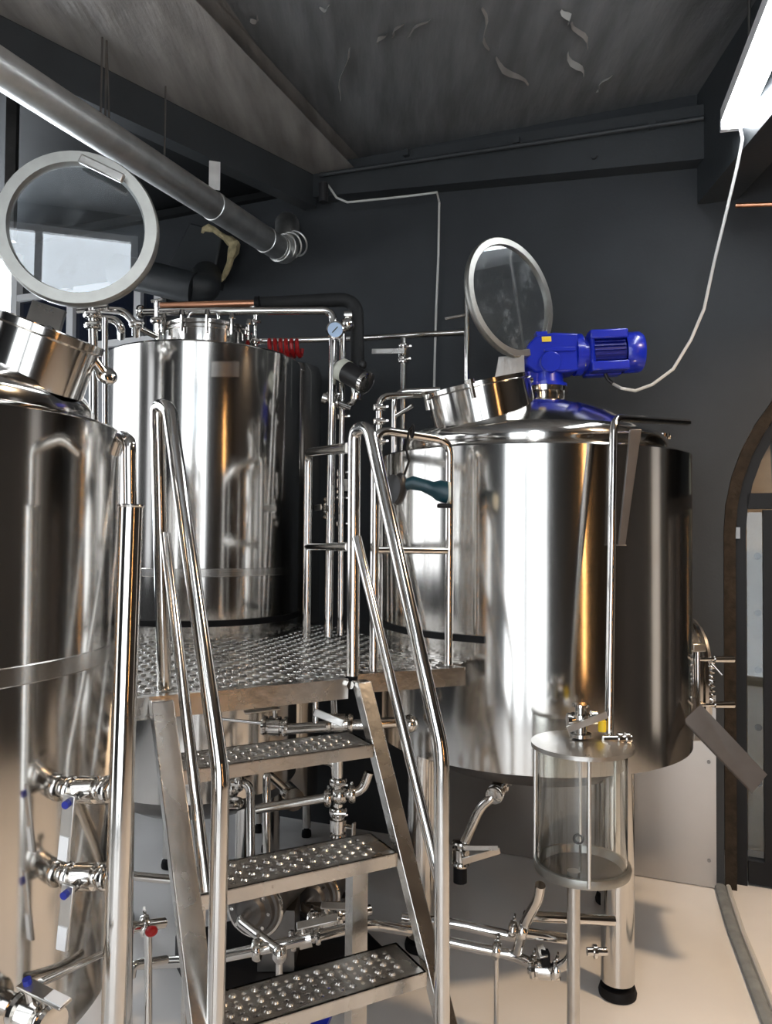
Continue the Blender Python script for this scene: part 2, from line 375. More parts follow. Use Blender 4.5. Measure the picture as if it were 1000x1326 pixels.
# corridor behind the arch
struct(MB().box(ws(sC, 1.97, -1.5), (3.4, .1, 3.95), WD, WN).build('wall_corridor', 'wall'), 'dark wall beyond the arched doorway', 'wall')
for s__, nm in ((sC-1.75, 'wall_corridor_left'), (sC+1.75, 'wall_corridor_right')):
    struct(MB().box(ws(s__, 1.97, -.83), (.1, 1.3, 3.95), WD, WN).build(nm, 'wall'), 'dark side wall of the space beyond the arched doorway, %s end' % ('hinge' if 'left' in nm else 'far'), 'wall')
sp = thing('steel_stringer', ws(sL+.18, 0, -.55), 'beige steel plate with round black holes seen through the arched door', 'steel plate')
MB().prism([ws(sL+.02, .01, -.5), ws(sL+.30, .01, -.5), ws(sL+.22, 2.2, -.5), ws(sL+.02, 2.2, -.5)], WN*.02).build('plate', 'beige', sp)
for z in (.35, .62, .9, 1.18, 1.46, 1.74):
    for ds in (.07, .15): MB().cyl(ws(sL+.02+ds, z-(.01 if ds > .1 else 0), -.479), ws(sL+.02+ds, z-(.01 if ds > .1 else 0), -.476), .017, n=12).build('hole', 'rubber', sp)
tag(MB().prism([ws(sL+.42, .01, -.62), ws(sL+.62, .01, -.62), ws(sL+.46, 1.95, -.62), ws(sL+.16, 2.15, -.62)], WN*.02).build('leaning_board', 'green'), 'grey green board leaning behind the beige steel plate', 'board')
# white framed glazed partition at the far left of the back wall
g0 = wall_s(Wp(-60, 600)); g1 = wall_s(Wp(208, 600)); gz1 = Wp(60, 385).z
wd_ = thing('window_1', ws((g0+g1)/2, 0, .03), 'white framed glazed partition with dark panes behind the tanks', 'window'); wd_['kind'] = 'structure'
bars = [g0]+[wall_s(Wp(x, 600)) for x in (22, 95, 182)]+[g1]
zr = [.04, Wp(180, 1055).z, Wp(180, 990).z, 1.05, Wp(100, 452).z, gz1]
zr = sorted(max(.04, z) for z in zr)
gz2 = Wp(10, 335).z
for k, s_ in enumerate(bars):
    zt__ = gz2 if k < 2 else gz1
    MB().box(ws(s_, (zt__+.04)/2, .03), (.05, .05, zt__-.04), WD, WN).build('mullion', 'white', wd_)
for k in range(4):
    zz = zr[:-1]+[gz2] if k == 0 else zr
    for z in zz: MB().box(ws((bars[k]+bars[k+1])/2, z, .03), (bars[k+1]-bars[k]-.05, .045, .04), WD, WN).build('rail', 'white', wd_)
    for a, b in zip(zz[:-1], zz[1:]):
        if b-a > .06: MB().box(ws((bars[k]+bars[k+1])/2, (a+b)/2, .02), (bars[k+1]-bars[k]-.05, .01, b-a-.04), WD, WN).build('pane', 'day' if k == 0 and a > 1.0 else 'navy', wd_)

# ================================================================== LAMPS
def tube_lamp(a, b, label):
    a = V(a); b = V(b); d = (b-a).normalized(); sd = d.cross(V((0, 0, 1))).normalized(); up = sd.cross(d)
    t = thing('tube_lamp', a, label, 'lamp')
    MB().bar(a+up*.035, b+up*.035, .10, .05, up).build('housing', 'white', t)
    MB().tube([a-up*.012+d*.02-sd*.025, b-up*.012-d*.02-sd*.025], .017).build('tube', 'tubelit', t)
    MB().tube([a-up*.012+d*.02+sd*.025, b-up*.012-d*.02+sd*.025], .017).build('tube', 'tubelit', t)
    for q in (a+d*.25, b-d*.25): MB().cyl(q+up*.058, V((q.x, q.y, 3.55 if q.x > -1 else 3.47)), .006, n=8).build('hanger', 'darksteel', t)
    MB().bar(a-d*.012, a+d*.012, .10, .05, up).build('end_cap', 'white', t)
    MB().bar(b-d*.012, b+d*.012, .10, .05, up).build('end_cap', 'white', t)
    return t
la = F(951, 160, 3.16); 
tube_lamp(la, la+V((-.28, -1.25, 0)), 'bright fluorescent lamp under the ceiling beside the beam')
tube_lamp((-2.2, 2.9, 2.85), (-2.3, 1.7, 2.85), 'added fluorescent lamp out of view that brightens the galvanised duct')  # added out of view, only to light the duct from below left
tube_lamp((.25, .5, 3.2), (-.05, -.7, 3.2), 'fluorescent lamp between the daylit windows and the stairs')
tw = thing('warm_lamp', (2.4, WY+.06, .3), 'tall warm strip lamp on the wall facing the kettle', 'lamp')
MB().box((2.4, WY+.02, 1.6), (.10, .03, 2.5)).build('backplate', 'black', tw); MB().box((2.4, WY+.05, 1.6), (.03, .03, 2.4)).build('diffuser', 'warm', tw)
pl0 = V((1.75, 1.75, 2.95))
tw = thing('pendant_lamp', pl0, 'warm pendant lamp hanging from the ceiling in front of the arched door', 'lamp')
MB().lathe([(.03, .16), (.05, .14), (.17, .01), (.172, 0), (.166, .0), (.045, .13), (.02, .15)], pl0, n=40).build('lamp_shade', 'black', tw)
MB().ell(pl0+V((0, 0, .055)), (.04, .04, .05)).build('bulb', 'warm', tw)
MB().cyl(pl0+V((0, 0, .15)), (pl0.x, pl0.y, 3.56), .006, n=8).build('cord', 'rubber', tw)
ldt = bpy.data.lights.new('pendant_light', 'AREA'); ldt.shape = 'DISK'; ldt.size = .2; ldt.energy = 42; ldt.color = (1, .72, .46); ldt.spread = math.radians(150)
lo = bpy.data.objects.new('pendant_light', ldt); col.objects.link(lo); lo.location = pl0+V((0, 0, -.004))

# ================================================================== TANKS
KC = V((.570, 3.027, 0)); KR = .589; DR = .502
BC = V((-.79, 3.34, 0)); BR = .41
LC = V((-1.021, 1.543, 0)); LR = .4625
def surf(x, y, C, R):
    d = ray(x, y); o = V((0, 0, H))
    a = d.x**2+d.y**2; b = -(d.x*C.x+d.y*C.y); c = C.x**2+C.y**2-R*R
    disc = max(0, b*b-a*c); t = (-b-math.sqrt(disc))/a
    p = o+d*t; n = V((p.x-C.x, p.y-C.y, 0)).normalized(); return p, n
def dome(R, z0, h, n=10): return [(R*math.cos(PI/2*k/n), z0+h*math.sin(PI/2*k/n)) for k in range(n+1)]
def lid_parts(par, c, n, R, hinge_to, hint=None, th=.026, gm_='glass'):
    c = V(c); n = V(n).normalized()
    l = MB().lathe([(R-.020, -th/2), (R+.004, -th/2), (R+.008, -th/4), (R+.008, th/4), (R+.004, th/2), (R-.020, th/2), (R-.024, 0), (R-.020, -th/2)], c, n, 56).build('lid_ring', 'ring', par)
    MB().lathe([(0, -.004), (R-.017, -.004), (R-.017, .004), (0, .004)], c, n, 48).build('lid_glass', gm_, l)
    return l
def leg(par, x, y, ztop, r=.055):
    l = MB().cyl((x, y, .05), (x, y, ztop), r, n=28).build('leg', 'shell', par)
    MB().lathe([(0, 0), (r*1.12, 0), (r*1.15, .012), (r*1.05, .03), (r*.6, .034), (r*.6, .055), (0, .055)], (x, y, .002), n=24).build('foot', 'rubber', l)
    return l

# ---- kettle on the right
zb, zt = .785, 1.845
kt = thing('brew_kettle', (KC.x, KC.y, 0), 'large polished steel kettle with blue motor on its domed top', 'tank')
MB().lathe([(KR-.03, zb+.02), (KR-.012, zb), (KR, zb+.004), (KR, zb+.02), (KR, zt-.02), (KR, zt-.006), (KR-.006, zt), (DR-.01, zt+.012)], KC, n=128).build('shell', 'shell', kt)
MB().lathe([(DR-.004, zt+.008), (DR+.004, zt+.02), (DR+.006, zt+.045), (DR-.008, zt+.07), (DR-.035, zt+.088)], KC, n=96).build('shoulder_ring', 'shell', kt)
MB().lathe([(DR-.035, zt+.087), (DR-.08, zt+.114), (DR-.14, zt+.147), (DR-.22, zt+.184), (DR-.32, zt+.212), (DR-.42, zt+.228), (.01, zt+.234), (0, zt+.234)], KC, n=96).build('dome', 'shell', kt)
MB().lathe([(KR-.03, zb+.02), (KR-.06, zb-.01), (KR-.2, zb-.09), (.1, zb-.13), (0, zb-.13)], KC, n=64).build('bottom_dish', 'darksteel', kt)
lx = F(800, 1288, 0)
leg(kt, lx.x, lx.y, zb-.0)
leg(kt, .145, 2.93, zb); leg(kt, .96, 3.30, zb)
# tilted manway neck and lid
mc = P(622, 517, 2.82); mn = V((-.22, -.10, .97)).normalized()
nk = MB().lathe([(.19, -.10), (.19, .035), (.197, .04), (.197, .055), (.182, .055), (.18, -.10)], mc, mn, 64).build('manway_neck', 'shell', kt)
lc = P(661, 386, 2.93)
ln = V((.60, -.78, .10))
kl = lid_parts(kt, lc, ln, .226, None)
bq = P(660, 478, 2.93); MB().prism([P(640, 497, 2.92), P(680, 494, 2.92), P(679, 460, 2.915), P(646, 462, 2.915)], (0, .012, 0)).build('hinge_plate', 'satin', kl)
MB().cyl(P(634, 497, 2.92), P(690, 492, 2.92), .011, n=12).build('hinge_pin', 'tube', kl)
MB().tube([P(576, 413, 2.97), P(603, 408, 2.97)], .007).build('lid_handle', 'tube', kl)
for a in range(4):
    a1 = 2.6+a*1.15; fa, fb, fc = frame(mn); q = mc+(fa*math.cos(a1)+fb*math.sin(a1))*.2+mn*.03
    MB().cyl(q-mn*.03, q+mn*.02, .008, n=8).cyl(q+mn*.02, q+mn*.035, .014, n=8).build('lid_bolt', 'tube', nk)
# stub under the motor
fx = P(705, 500, 3.02)
MB().lathe([(.07, -.06), (.07, .0), (.092, .002), (.092, .022), (.0, .022)], (fx.x, fx.y, zt+.255), n=40).build('motor_flange', 'shell', kt)
for k in range(6):
    a = PI/3*k+.4; q = V((fx.x+.084*math.cos(a), fx.y+.084*math.sin(a), zt+.25)); MB().cyl(q-V((0, 0, .04)), q+V((0, 0, .03)), .007, n=8).build('flange_bolt', 'tube', kt)
# small fitting on the dome's far right side
q = P(858, 566, 3.1); MB().cyl(q-V((0, 0, .05)), q, .022).cyl(q, q+V((0, 0, .012)), .03).cyl(q+V((-.05, 0, .0)), q+V((.03, 0, .0)), .01).build('dome_fitting', 'tube', kt)
# side hatch: obround neck, door, clamps, chute
hd = V((.995, .10, 0)).normalized(); hs = V((hd.y, -hd.x, 0)); up = V((0, 0, 1))
hc = V((KC.x, KC.y, 0))+hd*(KR-.075); hz0, hz1 = .80, 1.225
def obr(c, wd, z0, z1, n=10):
    r = wd/2; pts = []
    for k in range(n+1): a = PI*k/n; pts.append(c+hs*(-r*math.cos(a))+up*(z1-r+r*math.sin(a)))
    for k in range(n+1): a = PI*k/n; pts.append(c+hs*(r*math.cos(a))+up*(z0+.06-.06*math.sin(a)))
    return pts
hb = MB().rings([obr(hc, .34, hz0, hz1), obr(hc+hd*.10, .34, hz0, hz1), obr(hc+hd*.105, .36, hz0-.01, hz1+.01), obr(hc+hd*.118, .36, hz0-.01, hz1+.01)]).build('hatch_neck', 'shell', kt)
dc = hc+hd*.122
MB().rings([obr(dc, .345, hz0, hz1), obr(dc+hd*.012, .345, hz0, hz1), obr(dc+hd*.022, .30, hz0+.03, hz1-.03)]).build('hatch_door', 'satin', hb)
fr = hs*(-1) if hs.y > 0 else hs   # towards the camera
hp = hc+hd*.075+fr*.178
MB().cyl(hp+up*.80, hp+up*1.13, .009, n=12).build('hinge_rod', 'tube', hb)
for z in (.80, 1.13): MB().box(hp+up*z, (.05, .03, .03), hd, fr, up).build('hinge_lug', 'satin', hb, bevel=.003)
for z in (1.085, .915):
    MB().cyl(hp+up*z, hp+hd*.14+up*z, .007, n=10).cyl(hp+hd*.065+up*z, hp+hd*.14+up*z, .012, .014, n=12).build('clamp_handle', 'tube', hb)
sq = hp+hd*.055
MB().tube([sq+up*(.93+.15*k/60)+hd*.009*math.cos(k*.9)+fr*.009*math.sin(k*.9) for k in range(61)], .004, n=6).build('spring', 'tube', hb)
MB().tube([sq+up*1.07, sq+hd*.03+fr*.02+up*1.03], .004).build('split_pin', 'tube', hb)
MB().cyl(hp-hd*.06+up*.775, hp-hd*.06+fr*.03+up*.775, .022, n=14).build('pivot_bolt', 'tube', hb)
# chute
c0 = P(884, 934, 2.66); c1 = P(908, 912, 2.66); c2 = P(994, 1003, 2.60); c3 = P(974, 1028, 2.60)
bk = V((.05, .26, 0))
ch = MB().prism([c0, c1, c2, c3], bk*.02).build('chute', 'dull', hb)
MB().prism([c0, c3, c3+bk, c0+bk], (c1-c0)*.06).build('chute_floor', 'dull', ch)
MB().prism([c0+bk, c1+bk, c2+bk, c3+bk], bk*.02).build('chute_side', 'dull', ch)

# ---- blue geared motor
YM = 3.02
mp0 = P(705, 462, YM); mx = (P(832, 455, YM)-P(705, 461, YM)).normalized(); my = V((0, 1, 0)); my = (my-mx*my.dot(mx)).normalized(); mz = mx.cross(my)
if mz.z < 0: mz = -mz
def mp(x, y, d=0): q = P(x, y, YM); return q+my*d
gm = thing('gear_motor', (fx.x, fx.y, zt+.277), 'blue electric gear motor mounted on the kettle dome', 'motor')
MB().cyl((fx.x, fx.y, zt+.278), (fx.x, fx.y, zt+.292), .088, n=36).cyl((fx.x, fx.y, zt+.292), (fx.x, fx.y, zt+.34), .075, .07, n=36).build('mounting_flange', 'blue', gm)
body = [mp(677, 478), mp(679, 452), mp(690, 441), mp(712, 436), mp(744, 437), mp(744, 484), mp(730, 486), mp(690, 487)]
MB().prism([p-my*.07 for p in body], my*.14).build('gearbox', 'blue', gm, ang=25, bevel=.008)
MB().prism([p-my*.078 for p in (mp(700, 456), mp(740, 455), mp(740, 460), mp(700, 461))], my*.156).build('gearbox_rib', 'blue', gm, bevel=.002)
MB().cyl(mp(708, 474)-my*.085, mp(708, 474), .04, n=24).build('bearing_cover', 'blue', gm, bevel=.003)
MB().box(mp(700, 434), (.05, .04, .022), mx, my, mz).build('lifting_eye', 'blue', gm, bevel=.004)
MB().box(mp(703, 445)-my*.0715, (.036, .003, .02), mx, my, mz).build('warning_sticker', 'yellow', gm)
ax = lambda x: mp(x, 460-.045*(x-740))
MB().cyl(ax(743), ax(752), .082, n=32).cyl(ax(752), ax(758), .066, n=32).build('coupling_flange', 'blue', gm)
for k in range(4):
    a = PI/4+PI/2*k; q = ax(747)+my*.07*math.cos(a)+mz*.07*math.sin(a); MB().cyl(q-mx*.02, q+mx*.02, .008, n=6).build('bolt', 'tube', gm)
r_ = .066
MB().cyl(ax(758), ax(806), r_, n=32).build('stator', 'bluedark', gm)
fn = MB()
for k in range(28):
    a = 2*PI*k/28; d = my*math.cos(a)+mz*math.sin(a); tq = mx.cross(d)
    fn.box((ax(764)+ax(804))/2+d*(r_+.005), ((ax(804)-ax(764)).length, .012, .0035), mx, d, tq)
fn.build('cooling_fins', 'bluedark', gm)
for sy in (-1, 1):
    for sz in (-1, 1):
        MB().box((ax(759)+ax(807))/2+my*sy*.052+mz*sz*.061, ((ax(807)-ax(759)).length, .056, .036), mx, my, mz).build('motor_foot_rail', 'blue', gm, bevel=.006)
MB().box(ax(762), (.02, .15, .15), mx, my, mz).build('end_shield', 'blue', gm, bevel=.02)
MB().lathe([(.078, 0), (.080, .003), (.080, .062), (.074, .072), (.05, .074), (0, .074)], ax(806), mx, 40).build('fan_cover', 'blue', gm)
MB().tube([mp(784, 484), mp(787, 491), mp(794, 497)], .007).build('cable_gland', 'blackp', gm)
tag(MB().tube([mp(794, 497), P(805, 503, 2.97), P(823, 506, 2.95), P(845, 498, 2.93), P(872, 478, 2.92), P(895, 440, 2.92), P(912, 400, 2.92), P(925, 340, 2.92), P(942, 270, 2.92), P(955, 215, 2.92), P(962, 180, 2.92), la+V((0, -.02, .04))], .006, n=8).build('power_cable', 'cable'), 'pale cable drooping from the blue motor to the fluorescent lamp', 'cable')

# ---- middle tank
zbt, zbb = 2.285, .52
bt = thing('mash_tank', (BC.x, BC.y, 0), 'tall polished steel tank rising through the platform', 'tank')
MB().lathe([(BR, zbb), (BR, zbb+.02), (BR, zbt-.03), (BR, zbt-.008), (BR-.008, zbt), (BR-.02, zbt+.004)], BC, n=128).build('shell', 'shell', bt)
MB().lathe([(BR-.02, zbt+.003), (.2, zbt+.03), (.01, zbt+.035), (0, zbt+.035)], BC, n=64).build('top_plate', 'shell', bt)
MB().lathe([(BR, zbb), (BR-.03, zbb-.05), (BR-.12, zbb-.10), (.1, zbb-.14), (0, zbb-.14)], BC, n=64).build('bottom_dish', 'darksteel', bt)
zs = surf(260, 808, BC, BR)[0].z
MB().lathe([(BR, zs-.013), (BR+.008, zs-.011), (BR+.008, zs+.011), (BR, zs+.013)], BC, n=96).build('black_band', 'rubber', bt)
zs2 = surf(260, 742, BC, BR)[0].z
MB().lathe([(BR, zs2-.016), (BR+.0015, zs2-.014), (BR+.0015, zs2+.014), (BR, zs2+.016)], BC, n=96).build('weld_band', 'band', bt)
pts = []
for y in (468, 488):
    pts.append([surf(x, y, BC, BR+.004)[0] for x in range(274, 316, 6)])
MB().add(pts[0]+pts[1], [(i, i+1, 7+i+1, 7+i) for i in range(6)]).build('name_plate', 'band', bt)
mq = P(268, 436, 3.2); mq = V((mq.x, mq.y, zbt+.02))
nk2 = MB().lathe([(.18, -.02), (.18, .05), (.188, .052), (.188, .064), (.17, .064), (.17, -.02)], mq, n=56).build('manway_neck', 'shell', bt)
MB().lathe([(.186, .066), (.19, .07), (.19, .082), (.17, .09), (0, .10)], mq, n=56).build('manway_lid', 'shell', nk2)
for k in range(6):
    a = -2.9+k*.52; q = mq+V((.195*math.cos(a), .195*math.sin(a), .03)); MB().cyl(q, q+V((0, 0, .065)), .007, n=8).cyl(q+V((0, 0, .065)), q+V((0, 0, .085)), .014, .009, n=8).build('lid_bolt', 'tube', nk2)
MB().tube([mq+V((-.05, -.1, .09)), mq+V((-.05, -.1, .13)), mq+V((.07, -.1, .13)), mq+V((.07, -.1, .09))], .007, .02).build('lid_handle', 'tube', nk2)
for a in (.5, 2.2, 3.9, 5.5): leg(bt, BC.x+.33*math.cos(a), BC.y+.33*math.sin(a), zbb-.02, .035)
# ---- slim tank behind it
sc_ = V((-.535, 3.93, 0)); sr = .20
zst = P(400, 474, 3.93).z
stt = thing('slim_tank', (sc_.x, sc_.y, 0), 'narrow dark steel tank standing between the tall tank and the wall', 'tank')
MB().lathe([(sr, .25), (sr, .27), (sr, zst-.06), (sr, zst-.05), (sr-.012, zst-.015), (sr-.05, zst), (0, zst+.02)], sc_, n=64).build('shell', 'shell', stt)
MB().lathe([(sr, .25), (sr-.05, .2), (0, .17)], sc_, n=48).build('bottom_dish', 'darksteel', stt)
for a in (.3, 2.4, 4.5): leg(stt, sc_.x+.15*math.cos(a), sc_.y+.15*math.sin(a), .24, .022)
# ---- front left tank
zlt, zlb = 1.765, .63
lt = thing('fermentation_tank', (LC.x, LC.y, 0), 'polished steel tank with a large round glass lid standing open', 'tank')
MB().lathe([(LR-.02, zlb+.02), (LR-.006, zlb), (LR, zlb+.006), (LR, zlb+.02), (LR, zlt-.02), (LR, zlt-.006), (LR-.006, zlt), (LR-.03, zlt+.008)], LC, n=128).build('shell', 'shell', lt)
MB().lathe([(LR-.03, zlt+.006), (LR-.058, zlt+.010), (LR-.056, zlt+.035), (LR-.07, zlt+.062), (LR-.11, zlt+.088), (LR-.2, zlt+.13), (LR-.32, zlt+.165), (.01, zlt+.18), (0, zlt+.18)], LC, n=96).build('dome', 'shell', lt)
MB().lathe([(LR-.006, zlb+.002), (LR-.05, zlb-.05), (LR-.2, zlb-.17), (.06, zlb-.25), (0, zlb-.25)], LC, n=64).build('bottom_cone', 'shell', lt)
zq = surf(130, 850, LC, LR)[0].z
MB().lathe([(LR, zq-.017), (LR+.0015, zq-.015), (LR+.0015, zq+.015), (LR, zq+.017)], LC, n=96).build('weld_band', 'band', lt)
lm = P(50, 448, 1.50); lmn = V((.36, -.10, .93)).normalized()
nk3 = MB().lathe([(.108, -.07), (.108, .022), (.116, .026), (.116, .04), (.098, .04), (.096, -.07)], lm, lmn, 56).build('manway_neck', 'shell', lt)
llc = P(101, 297, 1.68)
ll = lid_parts(lt, llc, V((.15, -.98, .02)), .165, None, th=.03, gm_='glassl')
MB().prism([P(30, 424, 1.60), P(72, 442, 1.60), P(84, 402, 1.66), P(42, 388, 1.66)], (0, .012, 0)).build('hinge_plate', 'satin', ll)
MB().cyl(P(22, 427, 1.61), P(80, 447, 1.61), .009, n=12).build('hinge_pin', 'tube', ll)
q = P(66, 428, 1.585); MB().cyl(q, q+V((0, -.01, 0)), .008, n=10).build('hinge_bolt', 'tube', ll)
MB().bar(P(104, 205, 1.665), P(160, 232, 1.665), .02, .012, (0, 1, 0)).build('lid_latch', 'satin', ll, bevel=.003)
q = P(118, 462, 1.55)
MB().tube([P(110, 452, 1.52), P(130, 478, 1.55), P(140, 492, 1.56)], .011).ell(P(138, 486, 1.56), (.022, .022, .014), (.5, -.5, .5)).build('lid_knob', 'tube', nk3)
for (x, y) in ((84, 1020), (82, 1131)):
    s_, n_ = surf(x, y, LC, LR)
    MB().cyl(s_-n_*.01, s_+n_*.03, .018, n=16).build('outlet_stub', 'tube', lt)
    ax_ = V((.9, -.25, .12)).normalized()
    valve(lt, s_+n_*.04+ax_*.01, V((n_.x*.6+.5, n_.y*.6-.1, .10)), V((-.45, -.8, -.1)), V((-.15, .0, -1)), .014, .12, 'bolt_blue', True)
    clamp(lt, s_+n_*.05+ax_*.06, ax_, .014)
s_, n_ = surf(12, 1300, LC, LR)
MB().cyl(s_-n_*.01, s_+n_*.06, .018, n=16).build('outlet_stub', 'tube', lt)
valve(lt, s_+n_*.07, n_, V((0, -.3, 1)), P(80, 1295, 1.1)-P(20, 1255, 1.15), .018, .11, 'bolt_blue', True)
MB().tube([surf(52, 1273, LC, LR+.02)[0], P(130, 1236, 1.50)], .007).build('drain_rod', 'tube', lt)

# ================================================================== PLATFORM AND STAIRS
E_ = V((.88, .475, 0)).normalized(); G = V((.475, -.88, 0)).normalized()   # along a tread / down the stairs
zp = 1.134
A = F(450, 879, zp)
AL = A-E_*.66
def perf_cells(mb, o, X, Y, nx, ny, px, py, test=None, up=V((0, 0, 1)), r=.0085, h=.004, th=.004):
    for i in range(nx):
        for j in range(ny):
            c = o+X*((i+.5)*px)+Y*((j+.5)*py)
            cs = [c+X*px/2*a+Y*py/2*b for a, b in ((-1, -1), (0, -1), (1, -1), (1, 0), (1, 1), (0, 1), (-1, 1), (-1, 0))]
            if test and not all(test(q) for q in cs): continue
            angs = [-.75*PI+PI/4*k for k in range(8)]
            hh = h if (i+j) % 2 else -h*.3; rr = r if (i+j) % 2 else r*.8
            r1 = [c+(X*math.cos(a)+Y*math.sin(a))*rr*1.55 for a in angs]
            r2 = [c+(X*math.cos(a)+Y*math.sin(a))*rr+up*hh for a in angs]
            r3 = [c+(X*math.cos(a)+Y*math.sin(a))*rr*.9-up*th for a in angs]
            mb.rings([cs, r1, r2, r3], True, False, False)
pf = thing('platform', (A.x-.3, A.y+.4, 0), 'raised steel work platform with perforated deck around the tall tank', 'platform')
RA = F(463, 873, zp); RB = F(602, 864, zp)
poly = [AL, A, RA, RB, V((.33, 2.62, zp)), V((.16, 2.82, zp)), V((.10, 3.05, zp)), V((0.05, 3.3, zp)), V((-.3, 3.5, zp)), V((-.8, 3.5, zp)), V((-1.30, 2.9, zp)), V((-1.15, 2.35, zp))]
def inside(p):
    c = False; n = len(poly)
    for i in range(n):
        a, b = poly[i], poly[(i+1) % n]
        if (a.y > p.y) != (b.y > p.y) and p.x < (b.x-a.x)*(p.y-a.y)/(b.y-a.y)+a.x: c = not c
    return c
def deck_ok(p):
    if (p.xy-BC.xy).length < BR+.012 or (p.xy-KC.xy).length < KR+.012 or (p.xy-LC.xy).length < LR+.03: return False
    return inside(p)
mb = MB()
gx, gy = E_, V((-E_.y, E_.x, 0))
perf_cells(mb, AL+gy*.03-gx*.6, gx, gy, 54, 48, .032, .032, deck_ok)
mb.build('deck_plate', 'plate', pf)
# solid margins so no gap is left beside the holes
MB().box((AL+A)/2+gy*.017+V((0, 0, -.002)), ((A-AL).length, .034, .004), gx, gy).build('deck_margin', 'plate', pf)
MB().lathe([(BR+.004, 0), (BR+.04, 0), (BR+.04, -.003), (BR+.004, -.003)], (BC.x, BC.y, zp-.001), n=72).build('deck_collar', 'plate', pf)
for p0, p1 in ((RA, RB), (AL, poly[-1])):
    d = (p1-p0).normalized(); nn = V((-d.y, d.x, 0)) if p0 is RA else V((d.y, -d.x, 0)); MB().box((p0+p1)/2+nn*.02+V((0, 0, -.003)), ((p1-p0).length, .05, .003), d, nn).build('deck_margin', 'plate', pf)
def arc_strip(C, r0, r1, a0, a1, z0, z1, name, m, n=28):
    rs = []
    for k in range(n+1):
        a = math.radians(a0+(a1-a0)*k/n); c = V((math.cos(a), math.sin(a), 0)); q = V((C.x, C.y, 0))
        rs.append([q+c*r0+V((0, 0, z0)), q+c*r1+V((0, 0, z0)), q+c*r1+V((0, 0, z1)), q+c*r0+V((0, 0, z1))])
    return MB().rings(rs).build(name, m, pf)
arc_strip(KC, KR+.004, KR+.045, 165, 238, zp-.004, zp-.001, 'deck_collar', 'plate')
arc_strip(KC, KR+.001, KR+.009, 165, 245, surf(560, 822, KC, KR)[0].z-.011, surf(560, 822, KC, KR)[0].z+.011, 'rubber_edging', 'rubber')
def edge(p0, p1):
    d = (p1-p0).normalized(); nn = V((d.y, -d.x, 0))
    MB().box((p0+p1)/2+nn*.003+V((0, 0, -.027)), ((p1-p0).length, .006, .056), d, nn).build('edge_beam', 'plate', pf)
edge(AL, A); edge(RA, RB); edge(poly[-1], AL)
for q in ((-1.12, 2.45), (-1.2, 3.0)): MB().box((q[0], q[1], (zp-.03)/2+.002), (.04, .04, zp-.04)).build('post', 'satin', pf)
# guard rails on the platform
def rail(label, pts, r, mids, bend=.05):
    t = thing('guard_rail', pts[0], label, 'railing')
    MB().tube(pts, r, bend).build('rail_tube', 'tube', t)
    for a, b in mids: MB().tube([a, b], r*.8).build('mid_bar', 'tube', t)
    return t
g_a = F(397, 826, zp+.002); 
rail('steel guard rail on the platform next to the tall tank', [g_a, V((g_a.x, g_a.y, 1.865)), P(452, 580, 2.28)], .017, [(V((g_a.x, g_a.y, P(397, 708, g_a.y).z)), P(452, 708, 2.28))])
g_b = F(484, 869, zp+.002); g_c = F(581, 862, zp+.002)
zt_ = P(500, 556, g_b.y).z
rail('steel guard rail on the platform in front of the kettle', [g_b, V((g_b.x, g_b.y, zt_)), V((g_c.x, g_c.y, zt_-.02)), g_c], .014, [(V((g_b.x, g_b.y, P(484, 712, g_b.y).z)), V((g_c.x, g_c.y, P(580, 713, g_c.y).z)))])

stp = thing('platform_stairs', (0, 1.75, 0), 'steep steel stairs with perforated treads and tubular handrails', 'stairs')
tr = [F(484, 964, .975), F(515, 1104.5, .725), F(553, 1258.6, .475)]
tr.append(tr[2]*2-tr[1]); tr[3].z = .225
TW, TD = .53, .155
for c in tr:
    o = c-E_*TW
    tp = thing_mb = MB()
    X, Y = E_, -G
    th_ = .034
    # front lip, back lip, end plates
    tp.box(o+X*TW/2+Y*.003-V((0, 0, th_/2)), (TW, .006, th_), X, Y).box(o+X*TW/2+Y*(TD-.003)-V((0, 0, th_/2)), (TW, .006, th_), X, Y)
    for e in (.003, TW-.003): tp.box(o+X*e+Y*TD/2-V((0, 0, th_/2)), (.006, TD, th_), X, Y)
    # solid margins of the top
    m_ = .020
    for y in (m_/2, TD-m_/2): tp.box(o+X*TW/2+Y*y-V((0, 0, .0015)), (TW, m_, .003), X, Y)
    nx = int((TW-.07)/.0265); mx_ = (TW-nx*.0265)/2
    for e in (mx_/2, TW-mx_/2): tp.box(o+X*e+Y*TD/2-V((0, 0, .0015)), (mx_, TD-2*m_, .003), X, Y)
    t = tp.build('tread', 'plate', stp)
    pc = MB(); ny = 5
    perf_cells(pc, o+X*mx_+Y*m_, X, Y, nx, ny, .0265, (TD-2*m_)/ny, None, r=.0062, h=.004)
    pc.build('perforated_plate', 'plate', t)
# stringers
def stringer(top, low, off):
    d = (low-top).normalized(); hint = E_
    foot = top+(low-top)*((top.z-.005)/(top.z-low.z))
    MB().bar(top, foot, .028, .062, None).v
    mbx = MB(); a = E_; b = d.cross(a).normalized()
    hw = .031; g2 = G*(hw/abs(b.dot(G)) if abs(b.dot(G)) > .2 else hw)
    mbx.prism([top-g2*.6, top+g2*.6, foot+g2*.6, foot-g2*.6], E_*off).build('stringer', 'plate', stp, bevel=.003)
rt = A+E_*.012+G*.02+V((0, 0, -.005)); rl = tr[2]+E_*.008-G*.03; 
stringer(rt, rl, .045)
ltp = rt-E_*(TW+.035); stringer(ltp, P(240, 1290, 1.62), .055)
for sx in (.05, TW-.04):
    q = tr[1]-E_*sx-G*(TD-.02)
    MB().box((q.x, q.y, (.70)/2+.002), (.045, .045, .69), E_, G).build('support_leg', 'plate', stp)
